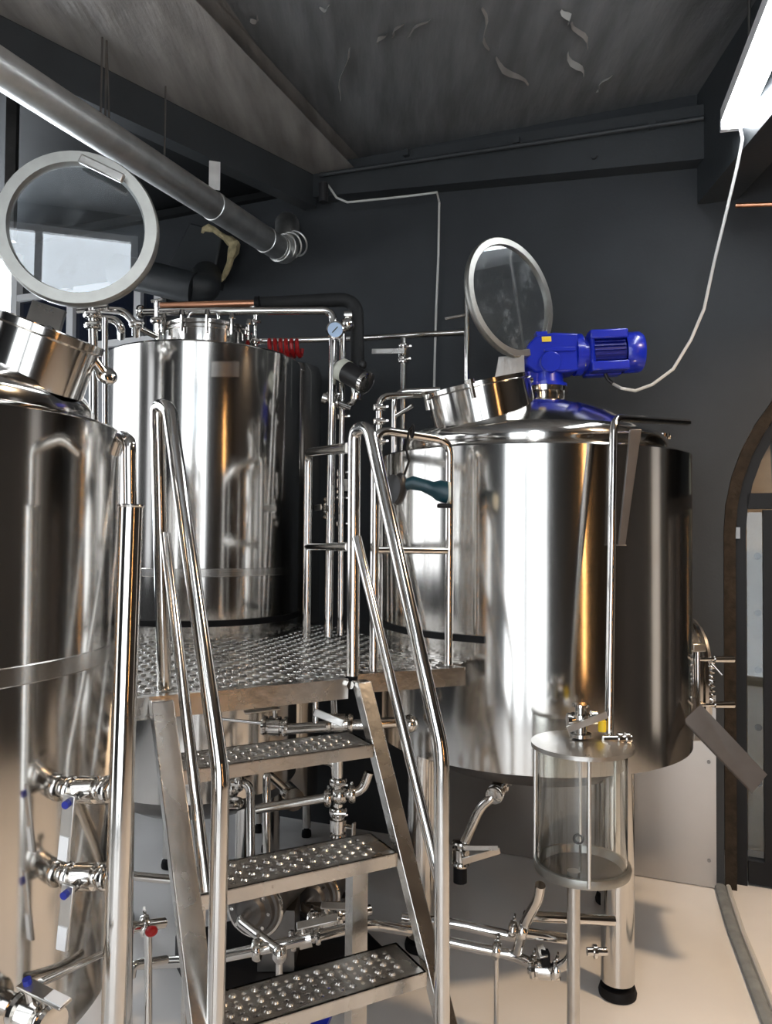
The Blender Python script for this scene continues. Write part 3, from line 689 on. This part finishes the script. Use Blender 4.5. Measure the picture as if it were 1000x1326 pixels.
for q in (A+E_*.0-G*.0, A-E_*.52): MB().cyl(q+V((0, 0, -.015))+G*.002, q+V((0, 0, -.015))+G*.02, .012, n=6).build('bolt', 'tube', stp)
# handrails
RB_ = P(572, 972, 1.83); RT_ = P(465, 545, A.y)
pb = F(457, 876, zp)
RTt = P(470, 548, A.y-.02)
MB().tube([pb+V((0, 0, .003)), P(459, 556, pb.y), P(478, 553, A.y-.04), RB_, V((RB_.x+.008, RB_.y, .004))], .0185, .035, n=16).build('handrail', 'tube', stp)
m0 = P(462, 696, A.y-.01); MB().tube([m0, V((RB_.x+.004, RB_.y, P(575, 1158, RB_.y).z))], .0135).build('mid_rail', 'tube', stp)
LBp = P(286, 1002, 1.60); LTp = P(214, 527, 1.96); pl = F(213, 893, zp)
MB().tube([V((pl.x, pl.y, zp+.003)), V((LTp.x-.02, LTp.y, P(208, 524, LTp.y).z)), P(219, 528, 1.93), LBp, V((LBp.x-.008, LBp.y, .004))], .0185, .03, n=16).build('handrail', 'tube', stp)
MB().tube([P(214, 692, 1.95), P(268, 1155, 1.64), ], .0135).build('mid_rail', 'tube', stp)

# ================================================================== SIGHT GLASS VESSEL
sv = P(754, 963, 2.20); sr_ = .124
zl = sv.z; zbm = P(748, 1120, 2.20).z
sg = thing('sight_glass_vessel', (sv.x, sv.y, 0), 'clear glass cylinder with steel lid standing on a pole before the kettle', 'vessel')
MB().lathe([(sr_, zbm), (sr_, zl), (sr_-.005, zl), (sr_-.005, zbm), (sr_, zbm)], (sv.x, sv.y, 0), n=64).build('glass_cylinder', 'glass2', sg)
ld_ = MB().lathe([(0, zl+.016), (.03, zl+.016), (sr_-.01, zl+.006), (sr_+.018, zl+.002), (sr_+.018, zl-.010), (0, zl-.010)], (sv.x, sv.y, 0), n=56).build('lid', 'satin', sg)
MB().lathe([(sr_-.012, zbm-.012), (sr_+.008, zbm-.012), (sr_+.011, zbm), (sr_+.008, zbm+.012), (sr_-.004, zbm+.012), (sr_-.012, zbm-.012)], (sv.x, sv.y, 0), n=56).build('bottom_ring', 'ring', sg)
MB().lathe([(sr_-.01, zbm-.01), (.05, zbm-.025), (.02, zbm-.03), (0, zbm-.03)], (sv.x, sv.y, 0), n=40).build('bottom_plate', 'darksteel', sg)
pb_ = P(743, 1160, 2.20)
MB().cyl((pb_.x, pb_.y, .004), (pb_.x, pb_.y, zbm-.015), .018, n=20).build('pole', 'satin', sg)
for a in (.5, 2.7, 4.6):
    q = V((sv.x+(sr_+.010)*math.cos(a), sv.y+(sr_+.010)*math.sin(a), 0)); MB().cyl(q+V((0, 0, zbm-.005)), q+V((0, 0, zl)), .0055, n=10).build('tie_rod', 'tube', sg)
MB().tube([V((sv.x-.005, sv.y, zbm-.02)), V((sv.x-.005, sv.y, zl))], .004).build('float_rod', 'tube', sg)
MB().torus(V((sv.x-.01, sv.y, P(745, 1086, 2.2).z)), (.2, 1, 0), .012, .004, 16, 6).build('float_eye', 'rubber', sg)
# valve on its lid
vb = P(752, 952, 2.2); vb.z = zl+.018
MB().lathe([(.02, 0), (.03, .002), (.03, .012), (.018, .014), (.018, .05), (.028, .052), (.028, .066), (.016, .068), (.016, .085), (.024, .087), (.024, .094), (0, .095)], vb, n=24).build('lid_fitting', 'tube', ld_)
vv = MB().cyl(vb+V((-.035, -.01, .05)), vb+V((.04, .0, .055)), .013, n=14).cyl(vb+V((-.04, -.01, .05)), vb+V((-.03, -.01, .05)), .02, n=14).cyl(vb+V((.03, 0, .055)), vb+V((.045, 0, .055)), .02, n=14).build('lid_valve', 'tube', ld_)
MB().bar(vb+V((-.045, -.035, .03)), vb+V((.065, -.035, .072)), .018, .006, (0, 1, 0)).build('valve_handle', 'satin', sg)
q = P(780, 947, 2.22); MB().cyl(q, q+V((0, 0, .03)), .012, n=12).cyl(q+V((0, 0, .03)), q+V((0, 0, .038)), .008).build('brass_cap', 'yellow', sg)
q = P(795, 960, 2.2); MB().tube([q+V((-.03, 0, .006)), q+V((.05, 0, .008))], .010).cyl(q+V((.012, 0, .008)), q+V((.022, 0, .008)), .017).cyl(q+V((.034, 0, .008)), q+V((.044, 0, .008)), .017).build('side_union', 'tube', sg)
# filling pipe from the kettle top to the vessel, and the rod hanging on it
vp0 = P(789, 958, 2.24); vp1 = P(795, 541, 2.36)
fp = pipe('filling_pipe', 'thin steel pipe bent over the kettle rim and down to the glass cylinder', [[P(891, 547, 2.85), V((vp1.x+.0, vp1.y, vp1.z)), V((vp0.x, vp0.y, vp0.z+.008))]], .0125, .05)
dipt = P(823, 556, 2.40); dipb = P(805, 706, 2.42)
tag(MB().rings([[p+V((a*wd, b*.006, 0)) for a, b in ((-1, -1), (1, -1), (1, 1), (-1, 1))] for p, wd in ((dipt, .018), (dipb, .011))]).box(dipb, (.03, .012, .004)).build('stirring_paddle', 'dull', bevel=.002), 'tapered flat steel paddle hanging beside the thin pipe on the kettle', 'paddle')

# ================================================================== PIPEWORK ABOVE THE PLATFORM
pr = pipe('gauge_riser_pipe', 'steel pipe crossing above the tall tank and dropping down past a blue gauge', [[P(180, 404, 3.18), P(432, 402, 3.18), F(425, 826, zp)+V((0, 0, .004))]], .0165, .05)
gq = P(434, 428, 3.10)
gg = MB().lathe([(0, .02), (.034, .02), (.036, 0), (.036, -.012), (.031, -.014), (.030, -.009), (0, -.009)], gq, (-.1, 1, 0), 32).build('pressure_gauge', 'tube', pr)
gn = V((.1, -1, .0)).normalized()
MB().cyl(gq+gn*.0095, gq+gn*.011, .030, n=28).build('dial', 'dial', gg); MB().bar(gq+gn*.0125+V((-.012, 0, -.012)), gq+gn*.0125+V((.01, 0, .012)), .004, .002, gn).build('needle', 'blackp', gg)
MB().tube([gq-gn*.02, V((gq.x, 3.18, gq.z))], .008).build('gauge_stem', 'tube', pr)
valve(pr, P(427, 658, 3.17), (0, 0, 1), (-1, -.3, 0), (1, -.2, 0), .0165, .12)
clamp(pr, P(430, 512, 3.18), (0, 0, 1), .0165); clamp(pr, P(182, 404, 3.18), (1, 0, 0), .0165)
pr2 = pipe('meter_riser_pipe', 'steel pipe rising beside the gauge pipe with a flow meter and clamps', [[P(444, 425, 3.22), F(441, 824, zp)+V((0, 0, .004))]], .014)
MB().ell(P(450, 420, 3.2), (.03, .03, .03)).cyl(P(446, 408, 3.2), P(456, 408, 3.2), .018).build('air_vent', 'tube', pr2)
for y in (540, 612, 645, 678): clamp(pr2, P(443-(y-540)*.012, y, 3.21), (0, 0, 1), .014)
valve(pr2, P(442, 626, 3.21), (0, 0, 1), (.5, -1, 0), (0, -.1, -1), .014, .05)
# flow meter head
fm0 = P(442, 478, 3.14); fm1 = P(474, 496, 3.08); fd_ = (fm1-fm0).normalized()
fm = MB().cyl(fm0+fd_*.02, fm1-fd_*.012, .045, n=32).build('meter_head', 'blackp', pr2)
MB().lathe([(0, -.02), (.03, -.018), (.046, 0), (.047, .03), (.03, .03)], fm0, fd_, 32).build('meter_cap', 'cream', fm)
MB().lathe([(.047, -.012), (.047, .004), (.03, .012), (0, .012)], fm1, fd_, 32).build('meter_lens', 'tube', fm)
MB().ell(P(470, 472, 3.1), (.016, .016, .02)).build('meter_gland', 'blackp', fm)
MB().tube([P(458, 497, 3.12), P(460, 520, 3.12), P(443, 530, 3.21)], .013, .03).cyl(P(462, 510, 3.12), P(461, 518, 3.12), .022).build('meter_neck', 'tube', pr2)
MB().ell(P(437, 522, 3.17), (.028, .022, .02), (1, 0, 0)).cyl(P(420, 515, 3.17), P(455, 528, 3.15), .012).cyl(P(418, 515, 3.17), P(424, 517, 3.17), .024).build('manifold_body', 'tube', pr2)
fp2 = pipe('insulated_pipe', 'black foam insulated pipe bending down beside the flow meter', [[P(330, 394, 3.30), P(462, 387, 3.30), P(463, 480, 3.25)]], .030, .08, 'foam')
MB().tube([P(208, 396, 3.30), P(330, 393, 3.30)], .016).build('copper_tube', 'copper', fp2)
MB().tube([P(322, 400, 3.28), P(331, 396, 3.28), P(331, 470, 3.28)], .008, .02).build('drop_tube', 'tube', fp2)
clamp(fp2, P(329, 418, 3.28), (0, 0, 1), .010); clamp(fp2, P(330, 442, 3.28), (0, 0, 1), .012)
tag(MB().tube([P(331, 393.5, 3.25), P(336, 393.3, 3.25)], .033).build('pipe_sleeve', 'rubber'), 'black rubber sleeve at the end of the foam insulation', 'sleeve')
hp_ = pipe('wall_pipe', 'long horizontal steel pipe running along the wall to the kettle lid', [[P(335, 442, 3.62), P(470, 438, 3.62), P(606, 430, 3.30)], [P(605, 358, 3.28), P(605, 500, 3.28)]], .014, .02)
vt = P(523, 437, 3.49)
MB().tube([vt, P(522, 560, 3.46), P(516, 645, 3.40)], .014).build('drop_tube', 'tube', hp_)
clamp(hp_, P(523, 450, 3.49), (0, 0, 1), .014); clamp(hp_, P(522, 466, 3.49), (0, 0, 1), .014)
valve(hp_, P(522.5, 458, 3.48), (0, 0, 1), (-.2, -1, 0), (-1, -.1, .02), .014, .15)
kp = pipe('kettle_feed_pipe', 'pair of bent steel pipes entering the kettle manway from the platform side', [[P(545, 511, 2.85), P(491, 513, 2.80), P(491, 650, 2.80)], [P(570, 505, 2.95), P(511, 508, 2.95), P(510, 650, 2.95)]], .013, .045)
for y in (528, 546, 572): clamp(kp, P(491, y, 2.80), (0, 0, 1), .013)
MB().tube([P(511, 540, 2.95), P(535, 525, 2.9)], .009).build('branch_tube', 'tube', kp)
MB().cyl(F(491, 850, zp)+V((0, 0, .004)), P(491, 648, 2.80), .013).build('drop_tube', 'tube', kp)
# pipes at the left of the tall tank
lp_ = pipe('left_header_pipes', 'cluster of bent steel pipes beside the tall tank behind the large lid', [[P(120, 400, 2.75), P(160, 403, 2.75), P(176, 420, 2.75), P(176, 434, 2.80)], [P(128, 412, 2.72), P(150, 414, 2.72), P(157, 425, 2.72), P(157, 436, 2.8)]], .014, .02)
MB().tube([P(120, 400, 2.7), P(121, 470, 2.7), P(121, 900, 2.7)], .016).build('riser_tube', 'tube', lp_)
MB().tube([P(136, 412, 2.6), P(136, 540, 2.6), P(136, 800, 2.6)], .010).build('riser_tube', 'tube', lp_)
clamp(lp_, P(120, 408, 2.7), (0, 0, 1), .018); clamp(lp_, P(121, 422, 2.7), (0, 0, 1), .018); clamp(lp_, P(176, 420, 2.76), (0, 0, 1), .014)
MB().tube([P(100, 402, 2.7), P(140, 398, 2.7)], .012).build('cross_tube', 'tube', lp_)
cr = pipe('tank_top_valve_pipe', 'short steel pipe with upright valve on the edge of the tall tank top', [[P(180, 425, 3.0), P(203, 436, 3.05)]], .012)
MB().cyl(P(203, 440, 3.05), P(203, 390, 3.05), .009, n=10).build('valve_stem', 'tube', cr); clamp(cr, P(203, 415, 3.05), (0, 0, 1), .014)
MB().tube([P(196, 390, 3.05), P(211, 388, 3.05)], .007).build('handle', 'tube', cr)
# red coiled hose on the tank top
rh = MB()
cpt = P(368, 455, 3.38); pts = []
for k in range(70):
    a = k*.55; pts.append(V((cpt.x-.07+.0021*k, cpt.y+.045*math.cos(a), zbt+.074+.035*math.sin(a))))
tag(rh.tube(pts, .009, n=8).build('coiled_hose', 'red'), 'red coiled hose lying on top of the tall tank', 'hose')

# ================================================================== GRINDER ON THE RAIL
gr = thing('angle_grinder', P(528, 650, 2.24), 'teal and black cordless grinder hanging from the guard rail by a cord', 'power tool')
MB().ell(P(517, 633, 2.24), (.030, .024, .048), (.12, 0, 1)).build('gear_head', 'blackp', gr)
MB().lathe([(0, 0), (.043, .002), (.045, .012), (.02, .018), (0, .018)], P(511, 635, 2.235), (-.8, -.55, .1), 28).build('disc_guard', 'blackp', gr)
MB().rings([[p+(V((0, 1, 0))*math.cos(2*PI*i/16)+V((.2, 0, 1))*math.sin(2*PI*i/16))*r for i in range(16)] for p, r in ((P(524, 629, 2.24), .021), (P(533, 625, 2.24), .020), (P(547, 628, 2.24), .018), (P(560, 633, 2.24), .021), (P(568, 635, 2.24), .030), (P(581, 638, 2.24), .032))]).build('body', 'teal', gr)
MB().box(P(576, 655, 2.24), (.042, .05, .012)).build('battery', 'rubber', gr, bevel=.003)
MB().cyl(P(580, 638, 2.24), P(583, 638, 2.24), .033, n=20).build('end_ring', 'cream', gr)
MB().tube([P(522, 620, 2.24), P(530, 597, 2.25), P(526, 582, 2.27), P(530, 556, 2.30), P(534, 552, 2.33)], .004, n=6).build('hanging_cord', 'rubber', gr)
MB().torus(P(534, 558, 2.31), (1, .2, 0), .018, .004, 16, 6).build('cord_loop', 'rubber', gr)

# ================================================================== FRONT LEFT PIPES
b0 = P(170, 655, 1.36); b1 = P(147, 1326, 1.36)
ov = thing('overflow_pipe', (b1.x, b1.y, 0), 'thick upright steel pipe with a thin bent pipe in its open top', 'pipe')
dd = (b1-b0); bf = b0+dd*((b0.z-.004)/(b0.z-b1.z))
MB().cyl(b0, bf, .021, n=24, cap0=False).build('outer_tube', 'tube', ov)
MB().tube([P(150, 585, 1.48), P(157, 564, 1.44), P(168, 572, 1.36), P(168, 600, 1.36), P(169, 668, 1.36)], .0115, .02).build('inner_tube', 'tube', ov)
MB().torus(b0, dd, .021, .003).build('rim', 'tube', ov)
e0 = P(150, 1035, 1.54); e1 = P(164, 1042, 1.46)
dp = pipe('drain_pipe', 'steel pipe bending down from the tank valve beside the thick upright pipe', [[surf(126, 1031, LC, LR+.004)[0], P(163, 1030, 1.50), F(163, 1330, .30), V((F(163, 1330, .30).x, F(163, 1330, .30).y, .004))]], .016, .03)

# ================================================================== PIPES AND PUMPS UNDER THE PLATFORM
u1 = pipe('platform_drain_pipe', 'dark steel pipe with a clamped valve hung under the platform deck', [[P(345, 938, 2.62), P(372, 944, 2.6), P(470, 938, 2.55), P(530, 934, 2.6)]], .018, .03)
valve(u1, P(356, 940, 2.61), (1, -.05, -.05), (0, -.2, 1), (-1, -.5, .25), .019, .12)
MB().tube([P(285, 931, 2.75), P(345, 937, 2.62)], .006).build('rod', 'tube', u1)
MB().ell(P(531, 937, 2.6), (.035, .03, .03)).build('end_union', 'tube', u1); clamp(u1, P(520, 936, 2.6), (1, 0, 0), .02)
valve(u1, P(440, 936, 2.56), (1, 0, 0), (0, -1, .3), (-1, 0, .4), .018, .10)
MB().cyl(P(409, 900, 2.60), P(409, 940, 2.58), .011).cyl(P(432, 900, 2.6), P(434, 940, 2.57), .011).build('drop_tube', 'tube', u1)
u2 = pipe('cross_pipe', 'horizontal steel pipe with a cross fitting behind the upper tread', [[P(332, 1048, 2.60), P(440, 1030, 2.60), P(470, 1024, 2.60), P(478, 1000, 2.60)], [P(438, 975, 2.60), P(438, 1120, 2.60)], [P(418, 983, 2.62), P(435, 988, 2.62), P(436, 1020, 2.62)]], .016, .05)
MB().ell(P(440, 1030, 2.60), (.03, .03, .03)).build('cross_fitting', 'tube', u2)
for x, y in ((425, 1033), (456, 1028)): clamp(u2, P(x, y, 2.6), (1, 0, .05), .017)
for y in (1012, 1050): clamp(u2, P(438, y, 2.6), (0, 0, 1), .017)
valve(u2, P(438, 1068, 2.6), (0, 0, 1), (1, -.4, 0), (.2, -.2, -1), .016, .08)
u3 = pipe('outlet_pipe', 'bent steel pipe leading from the tank outlet down to the pumps', [[P(380, 1032, 2.95), P(345, 1000, 2.85), P(346, 1120, 2.80)], [P(300, 1013, 2.70), P(324, 1015, 2.70), P(325, 1120, 2.65)]], .015, .03)
MB().cyl(P(370, 1020, 2.97), P(384, 1034, 2.94), .03).cyl(P(378, 1034, 2.93), P(381, 1036, 2.9), .04).build('tank_outlet', 'tube', u3)
clamp(u3, P(310, 1013, 2.70), (1, 0, 0), .018); clamp(u3, P(300, 1040, 2.72), (0, 0, 1), .025)
MB().ell(P(300, 1020, 2.72), (.035, .03, .035)).build('union', 'tube', u3)
pl_ = []
def pump(x, y, Y, label, dy=.0, rr=.082):
    c = P(x, y, Y); ax_ = V((-.28, -1, .05)).normalized()
    t = thing('centrifugal_pump', (c.x, c.y, 0), label, 'pump', None)
    MB().lathe([(0, .0), (.02, -.005), (rr*.5, .0), (rr*.62, .012), (rr*.85, .014), (rr*.9, .03), (rr, .032), (rr*1.08, .04), (rr*1.08, .055), (rr, .062), (rr, .11), (rr*.7, .125), (rr*.7, .14), (0, .14)], c, -ax_, 40).build('pump_head', 'dull', t)
    MB().torus(c-ax_*.045, ax_, rr*1.08, .007).build('clamp_ring', 'tube', t)
    q = c-ax_*.14
    MB().lathe([(0, 0), (rr*.85, 0), (rr*.9, .02), (rr*.9, .2), (rr*.8, .23), (0, .235)], q, -ax_, 36).build('pump_motor', 'darksteel', t)
    MB().box(V((q.x-ax_.x*.1, q.y-ax_.y*.1, (c.z-rr*.8+.12)/2)), (.12, .16, c.z-rr*.8-.12)).build('pump_stand', 'darksteel', t)
    for k in range(8):
        a = PI/4*k; f_, g_, _ = frame(ax_); qq = c-ax_*.02+(f_*math.cos(a)+g_*math.sin(a))*rr*.75; MB().cyl(qq, qq+ax_*.012, .006, n=6).build('bolt', 'tube', t)
    return t, c, ax_
t1, c1_, a1_ = pump(322, 1182, 2.40, 'round steel pump behind the middle tread, next to the long bright pipe')
MB().tube([c1_, c1_+a1_*.06, P(362, 1232, 2.20)], .015, .02).ell(P(362, 1236, 2.20), (.022, .022, .026)).build('suction_tube', 'tube', t1)
t2, c2_, a2_ = pump(402, 1165, 2.72, 'round steel pump with a branching pipe beside the stair leg')
MB().tube([c2_, c2_+a2_*.07, P(452, 1190, 2.45)], .016, .04).tube([c2_+a2_*.05, P(446, 1172, 2.5), P(470, 1168, 2.52)], .012, .03).build('suction_tube', 'tube', t2)
u4 = pipe('floor_manifold_pipe', 'low steel manifold pipe with bright valves behind the lowest tread', [[P(180, 1248, 2.30), P(270, 1243, 2.25), P(352, 1226, 2.22), P(476, 1196, 2.30), P(530, 1205, 2.42)], [P(398, 1196, 2.40), P(480, 1178, 2.48)]], .016, .05)
valve(u4, P(395, 1214, 2.26), (1, .12, .2), (-.1, -.6, 1), (1, .1, .15), .017, .12); valve(u4, P(425, 1190, 2.42), (1, .1, .15), (-.1, -.5, 1), (1, 0, -.3), .018, .10)
clamp(u4, P(333, 1230, 2.23), (1, 0, .1), .018); clamp(u4, P(404, 1195, 2.40), (1, 0, .1), .02)
MB().cyl(P(362, 1232, 2.2), V((P(362, 1232, 2.2).x, 2.2, .05)), .010).build('foot_tube', 'tube', u4)
tag(MB().box((-.36, 2.74, .06), (.62, .46, .115), E_, G).build('pump_skid', 'black', bevel=.01), 'low black base under the pumps behind the stairs', 'base')
# left: pipes seen between the upright pipe and the stairs
u5 = pipe('low_left_pipes', 'low steel pipes with a red capped valve left of the stairs', [[P(150, 1132, 2.5), P(232, 1140, 2.5)], [P(130, 1230, 1.95), P(165, 1202, 2.0), P(212, 1195, 2.1)]], .014, .03)
MB().tube([P(192, 1200, 2.03), P(192, 1320, 2.0), V((P(192, 1320, 2.0).x, 2.0, .01))], .010).build('foot_tube', 'tube', u5)
MB().tube([P(170, 1265, 2.1), P(172, 1250, 2.1), P(215, 1243, 2.2)], .012, .02).build('side_tube', 'tube', u5)
MB().ell(P(196, 1206, 2.02), (.018, .016, .012)).build('red_cap', 'red', u5); clamp(u5, P(188, 1199, 2.05), (1, .3, .1), .016)
# blue strip and tray low behind the stairs
tag(MB().box(P(420, 1316, 1.95), (.035, .16, .012), (.9, -.3, 0), (.3, .9, .3)).box(P(410, 1318, 1.95), (.01, .16, .014), (.9, -.3, 0), (.3, .9, .3)).build('blue_strap', 'blue'), 'blue strap lying below the lowest visible tread', 'strap')

# ================================================================== KETTLE OUTLET AND FLOOR PIPES
ko = pipe('kettle_outlet_pipe', 'steel outlet pipe with two lever valves under the kettle', [[V((KC.x-.06, KC.y-.05, zb-.12)), P(650, 1015, 2.78), P(640, 1030, 2.70), P(622, 1045, 2.72), P(598, 1100, 2.75), P(596, 1135, 2.75)]], .017, .04)
valve(ko, P(644, 1024, 2.73), P(640, 1030, 2.70)-P(650, 1015, 2.78), (-.2, -1, .1), (-1, 0, .85), .018, .17)
valve(ko, P(597, 1105, 2.75), (0, 0, 1), (.2, -1, 0), (1, -.1, .2), .018, .14)
MB().bar(P(600, 1098, 2.72), P(645, 1098, 2.70), .016, .005, (0, 1, 0)).build('handle', 'satin', ko)
MB().cyl(P(596, 1120, 2.75), P(596, 1142, 2.75), .024, n=18).build('hose_tail', 'rubber', ko)
fl = pipe('floor_transfer_pipe', 'pair of low steel pipes running along the floor to the glass cylinder', [[P(520, 1188, 2.45), P(585, 1195, 2.45), P(668, 1213, 2.42)], [P(548, 1213, 2.38), P(672, 1238, 2.35), P(706, 1258, 2.28), P(742, 1246, 2.21), V((pb_.x, pb_.y-.0, P(742, 1190, 2.21).z))],
    [P(700, 1146, 2.20), P(697, 1165, 2.22), P(680, 1195, 2.27), P(670, 1232, 2.33)], [P(680, 1186, 2.30), P(795, 1192, 2.36)], [P(680, 1208, 2.30), P(738, 1216, 2.30)]], .015, .05)
for x, y, Y in ((643, 1230, 2.36), (664, 1204, 2.40), (676, 1205, 2.28), (690, 1250, 2.31), (720, 1256, 2.25)): clamp(fl, P(x, y, Y), (1, -.2, -.2), .016)
valve(fl, P(706, 1256, 2.28), (1, -.3, .1), (0, -.3, 1), (-.1, .9, .3), .016, .05)
MB().box(P(706, 1240, 2.27), (.025, .03, .04)).build('valve_cap', 'rubber', fl, bevel=.004)
q = P(771, 1232, 2.38); MB().cyl(q+V((-.025, 0, 0)), q+V((.035, 0, 0)), .012).cyl(q+V((-.005, 0, 0)), q+V((.005, 0, 0)), .02).build('sample_tap', 'tube', fl)
for x, y, Y in ((643, 1232, 2.36),):
    q = P(x, y, Y); MB().cyl((q.x, q.y, .004), (q.x, q.y, q.z), .007).build('foot', 'tube', fl)
# flat hose on the floor to the door
hz = .012
hp2 = [F(x, y, hz) for x, y in ((928, 1128), (936, 1160), (950, 1205), (972, 1262), (995, 1322), (1030, 1400))]
hm = MB()
rs = []
for k, p in enumerate(hp2):
    d = (hp2[min(k+1, 5)]-hp2[max(k-1, 0)]).normalized(); sd = V((d.y, -d.x, 0)); rs.append([V((p.x, p.y, hz))+sd*(.022*math.cos(a))+V((0, 0, .010*math.sin(a))) for a in [2*PI*i/12 for i in range(12)]])
tag(hm.rings(rs).build('flat_hose', 'hose'), 'grey flat hose lying along the floor to the cladding corner', 'hose')
hp3 = [p+V((.035, .0, 0)) for p in hp2]
tag(MB().tube(hp3, .011, n=8).build('floor_cable', 'cable'), 'pale cable lying beside the grey flat hose', 'cable')
q = F(942, 1148, .0); tag(MB().box(q+V((0, 0, .07)), (.05, .03, .14), WD, WN).ell(q+V((0, 0, .14)), (.025, .015, .02)).build('floor_bracket', 'satin', bevel=.004), 'small steel bracket standing at the cladding corner by the door', 'bracket')

# ================================================================== DUCTS AND CABLES UP HIGH
d0 = P(362, 322, 4.0); d1 = P(5, 92, 2.50); dv = (d1-d0); d2 = d0+dv*1.7
du = thing('ventilation_duct', d0, 'long round galvanised duct slanting below the rafter', 'duct')
MB().cyl(d0, d2, .064, n=36).build('duct_tube', 'galv', du)
for x, y in ((318, 294), (197, 214)):
    t = (x-362)/(5-362); 
    c = d0+dv*(((P(x, y, 3).x/3*1)-d0.x/d0.y)*0+ {318: .075, 197: .33}[x]); MB().lathe([(.064, -.012), (.067, -.01), (.067, .01), (.064, .012)], c, dv, 36).build('joint_band', 'galv', du)
el = [d0+dv.normalized()*.02, d0-dv.normalized()*.06, Wp(372, 300, .12), Wp(372, 290, .05)]
MB().tube(el, .066, .08, n=24).build('elbow', 'galv', du)
for k in range(4): MB().torus(d0-dv.normalized()*(.0+.03*k)+V((.012*k, .0, .02*k)), dv.normalized()+V((0, 0, -.25*k)), .066, .005).build('elbow_rib', 'galv', du)
for x, y, Y, dx in ((82, 63, 2.9, 0), (92, 70, 2.9, 4), (97, 66, 2.88, 0), (183, 120, 3.2, 0)):
    a = P(x, y, Y); tt = min(max((Y-d0.y)/dv.y, 0), 1); bq = d0+dv*tt
    MB().tube([V((bq.x, bq.y, 3.42)), V((bq.x+.004*dx, bq.y, bq.z+.05))], .004, n=6).build('hanger_wire', 'darksteel', du)
tt = .35; bq = d0+dv*tt; MB().box(bq+V((.02, 0, .13)), (.05, .004, .13), (1, .3, 0), (-.3, 1, 0)).build('hanger_strap', 'galv', du)
d_ = thing('branch_duct', Wp(230, 372, .3), 'short round grey duct with an elbow behind the tall tank', 'duct')
MB().tube([Wp(150, 350, .45), Wp(205, 362, .42), Wp(252, 374, .36)], .085, n=28).build('duct_tube', 'beam', d_)
MB().tube([Wp(246, 372, .36), Wp(266, 374, .30), Wp(268, 356, .2)], .08, .08, n=24).build('elbow', 'beam', d_)
bx = thing('wall_vent_box', Wp(270, 325, .1), 'dark vent box set into the wall under the galvanised duct', 'vent box')
MB().prism([Wp(234, 352, .05), Wp(290, 378, .05), Wp(304, 310, .05), Wp(262, 298, .05)], WN*.12).build('box', 'beam', bx, bevel=.01)
fo = MB(); fr_ = []
fpts = [Wp(x, y, .17) for x, y in ((262, 302), (264, 297), (270, 295), (277, 298), (284, 303), (291, 308), (298, 312), (304, 317), (303, 325), (299, 334), (297, 343), (293, 352), (289, 360), (287, 365))]
for k, p in enumerate(fpts):
    d = (fpts[min(k+1, 13)]-fpts[max(k-1, 0)]).normalized(); a, b, _ = frame(d, WN); r = [.008, .016, .02, .018, .016, .02, .03, .036, .03, .022, .018, .016, .011, .004][k]
    fr_.append([p+a*r*random.uniform(.7, 1.2)*math.cos(2*PI*i/12)+b*r*random.uniform(.7, 1.2)*math.sin(2*PI*i/12) for i in range(12)])
fo.rings(fr_)
fo.build('foam_seal', 'foamseal', bx)
wc = [Wp(x, y, o) for x, y, o in ((425, 240, .10), (436, 256, .10), (450, 262, .10), (500, 257, .10), (545, 252, .10), (566, 249, .10), (569, 262, .03), (568, 330, .02), (565, 400, .02), (563, 470, .02), (562, 520, .02))]
tag(MB().tube(wc, .006, n=8).build('wall_cable', 'cable'), 'thin pale cable hanging down the dark wall from the beam', 'cable')
tag(MB().cyl(Wp(419, 262, .14), Wp(419, 238, .14), .025, n=16).build('cable_grommet', 'blackp'), 'short black cylinder under the rafter end', 'fitting')
tag(MB().tube([P(953, 266, 3.25), P(1080, 262, 3.1)], .010).build('copper_pipe', 'copper'), 'thin copper pipe in the dark bay beyond the beam', 'pipe')
st = P(20, 200, 3.2)
tag(MB().box(P(16, 180, 3.3), (.045, .03, .9)).build('hanging_bar', 'darksteel'), 'flat grey bar hanging behind the large glass lid', 'bar')

for o in bpy.data.objects:
    if 'o_' in o: del o['o_']
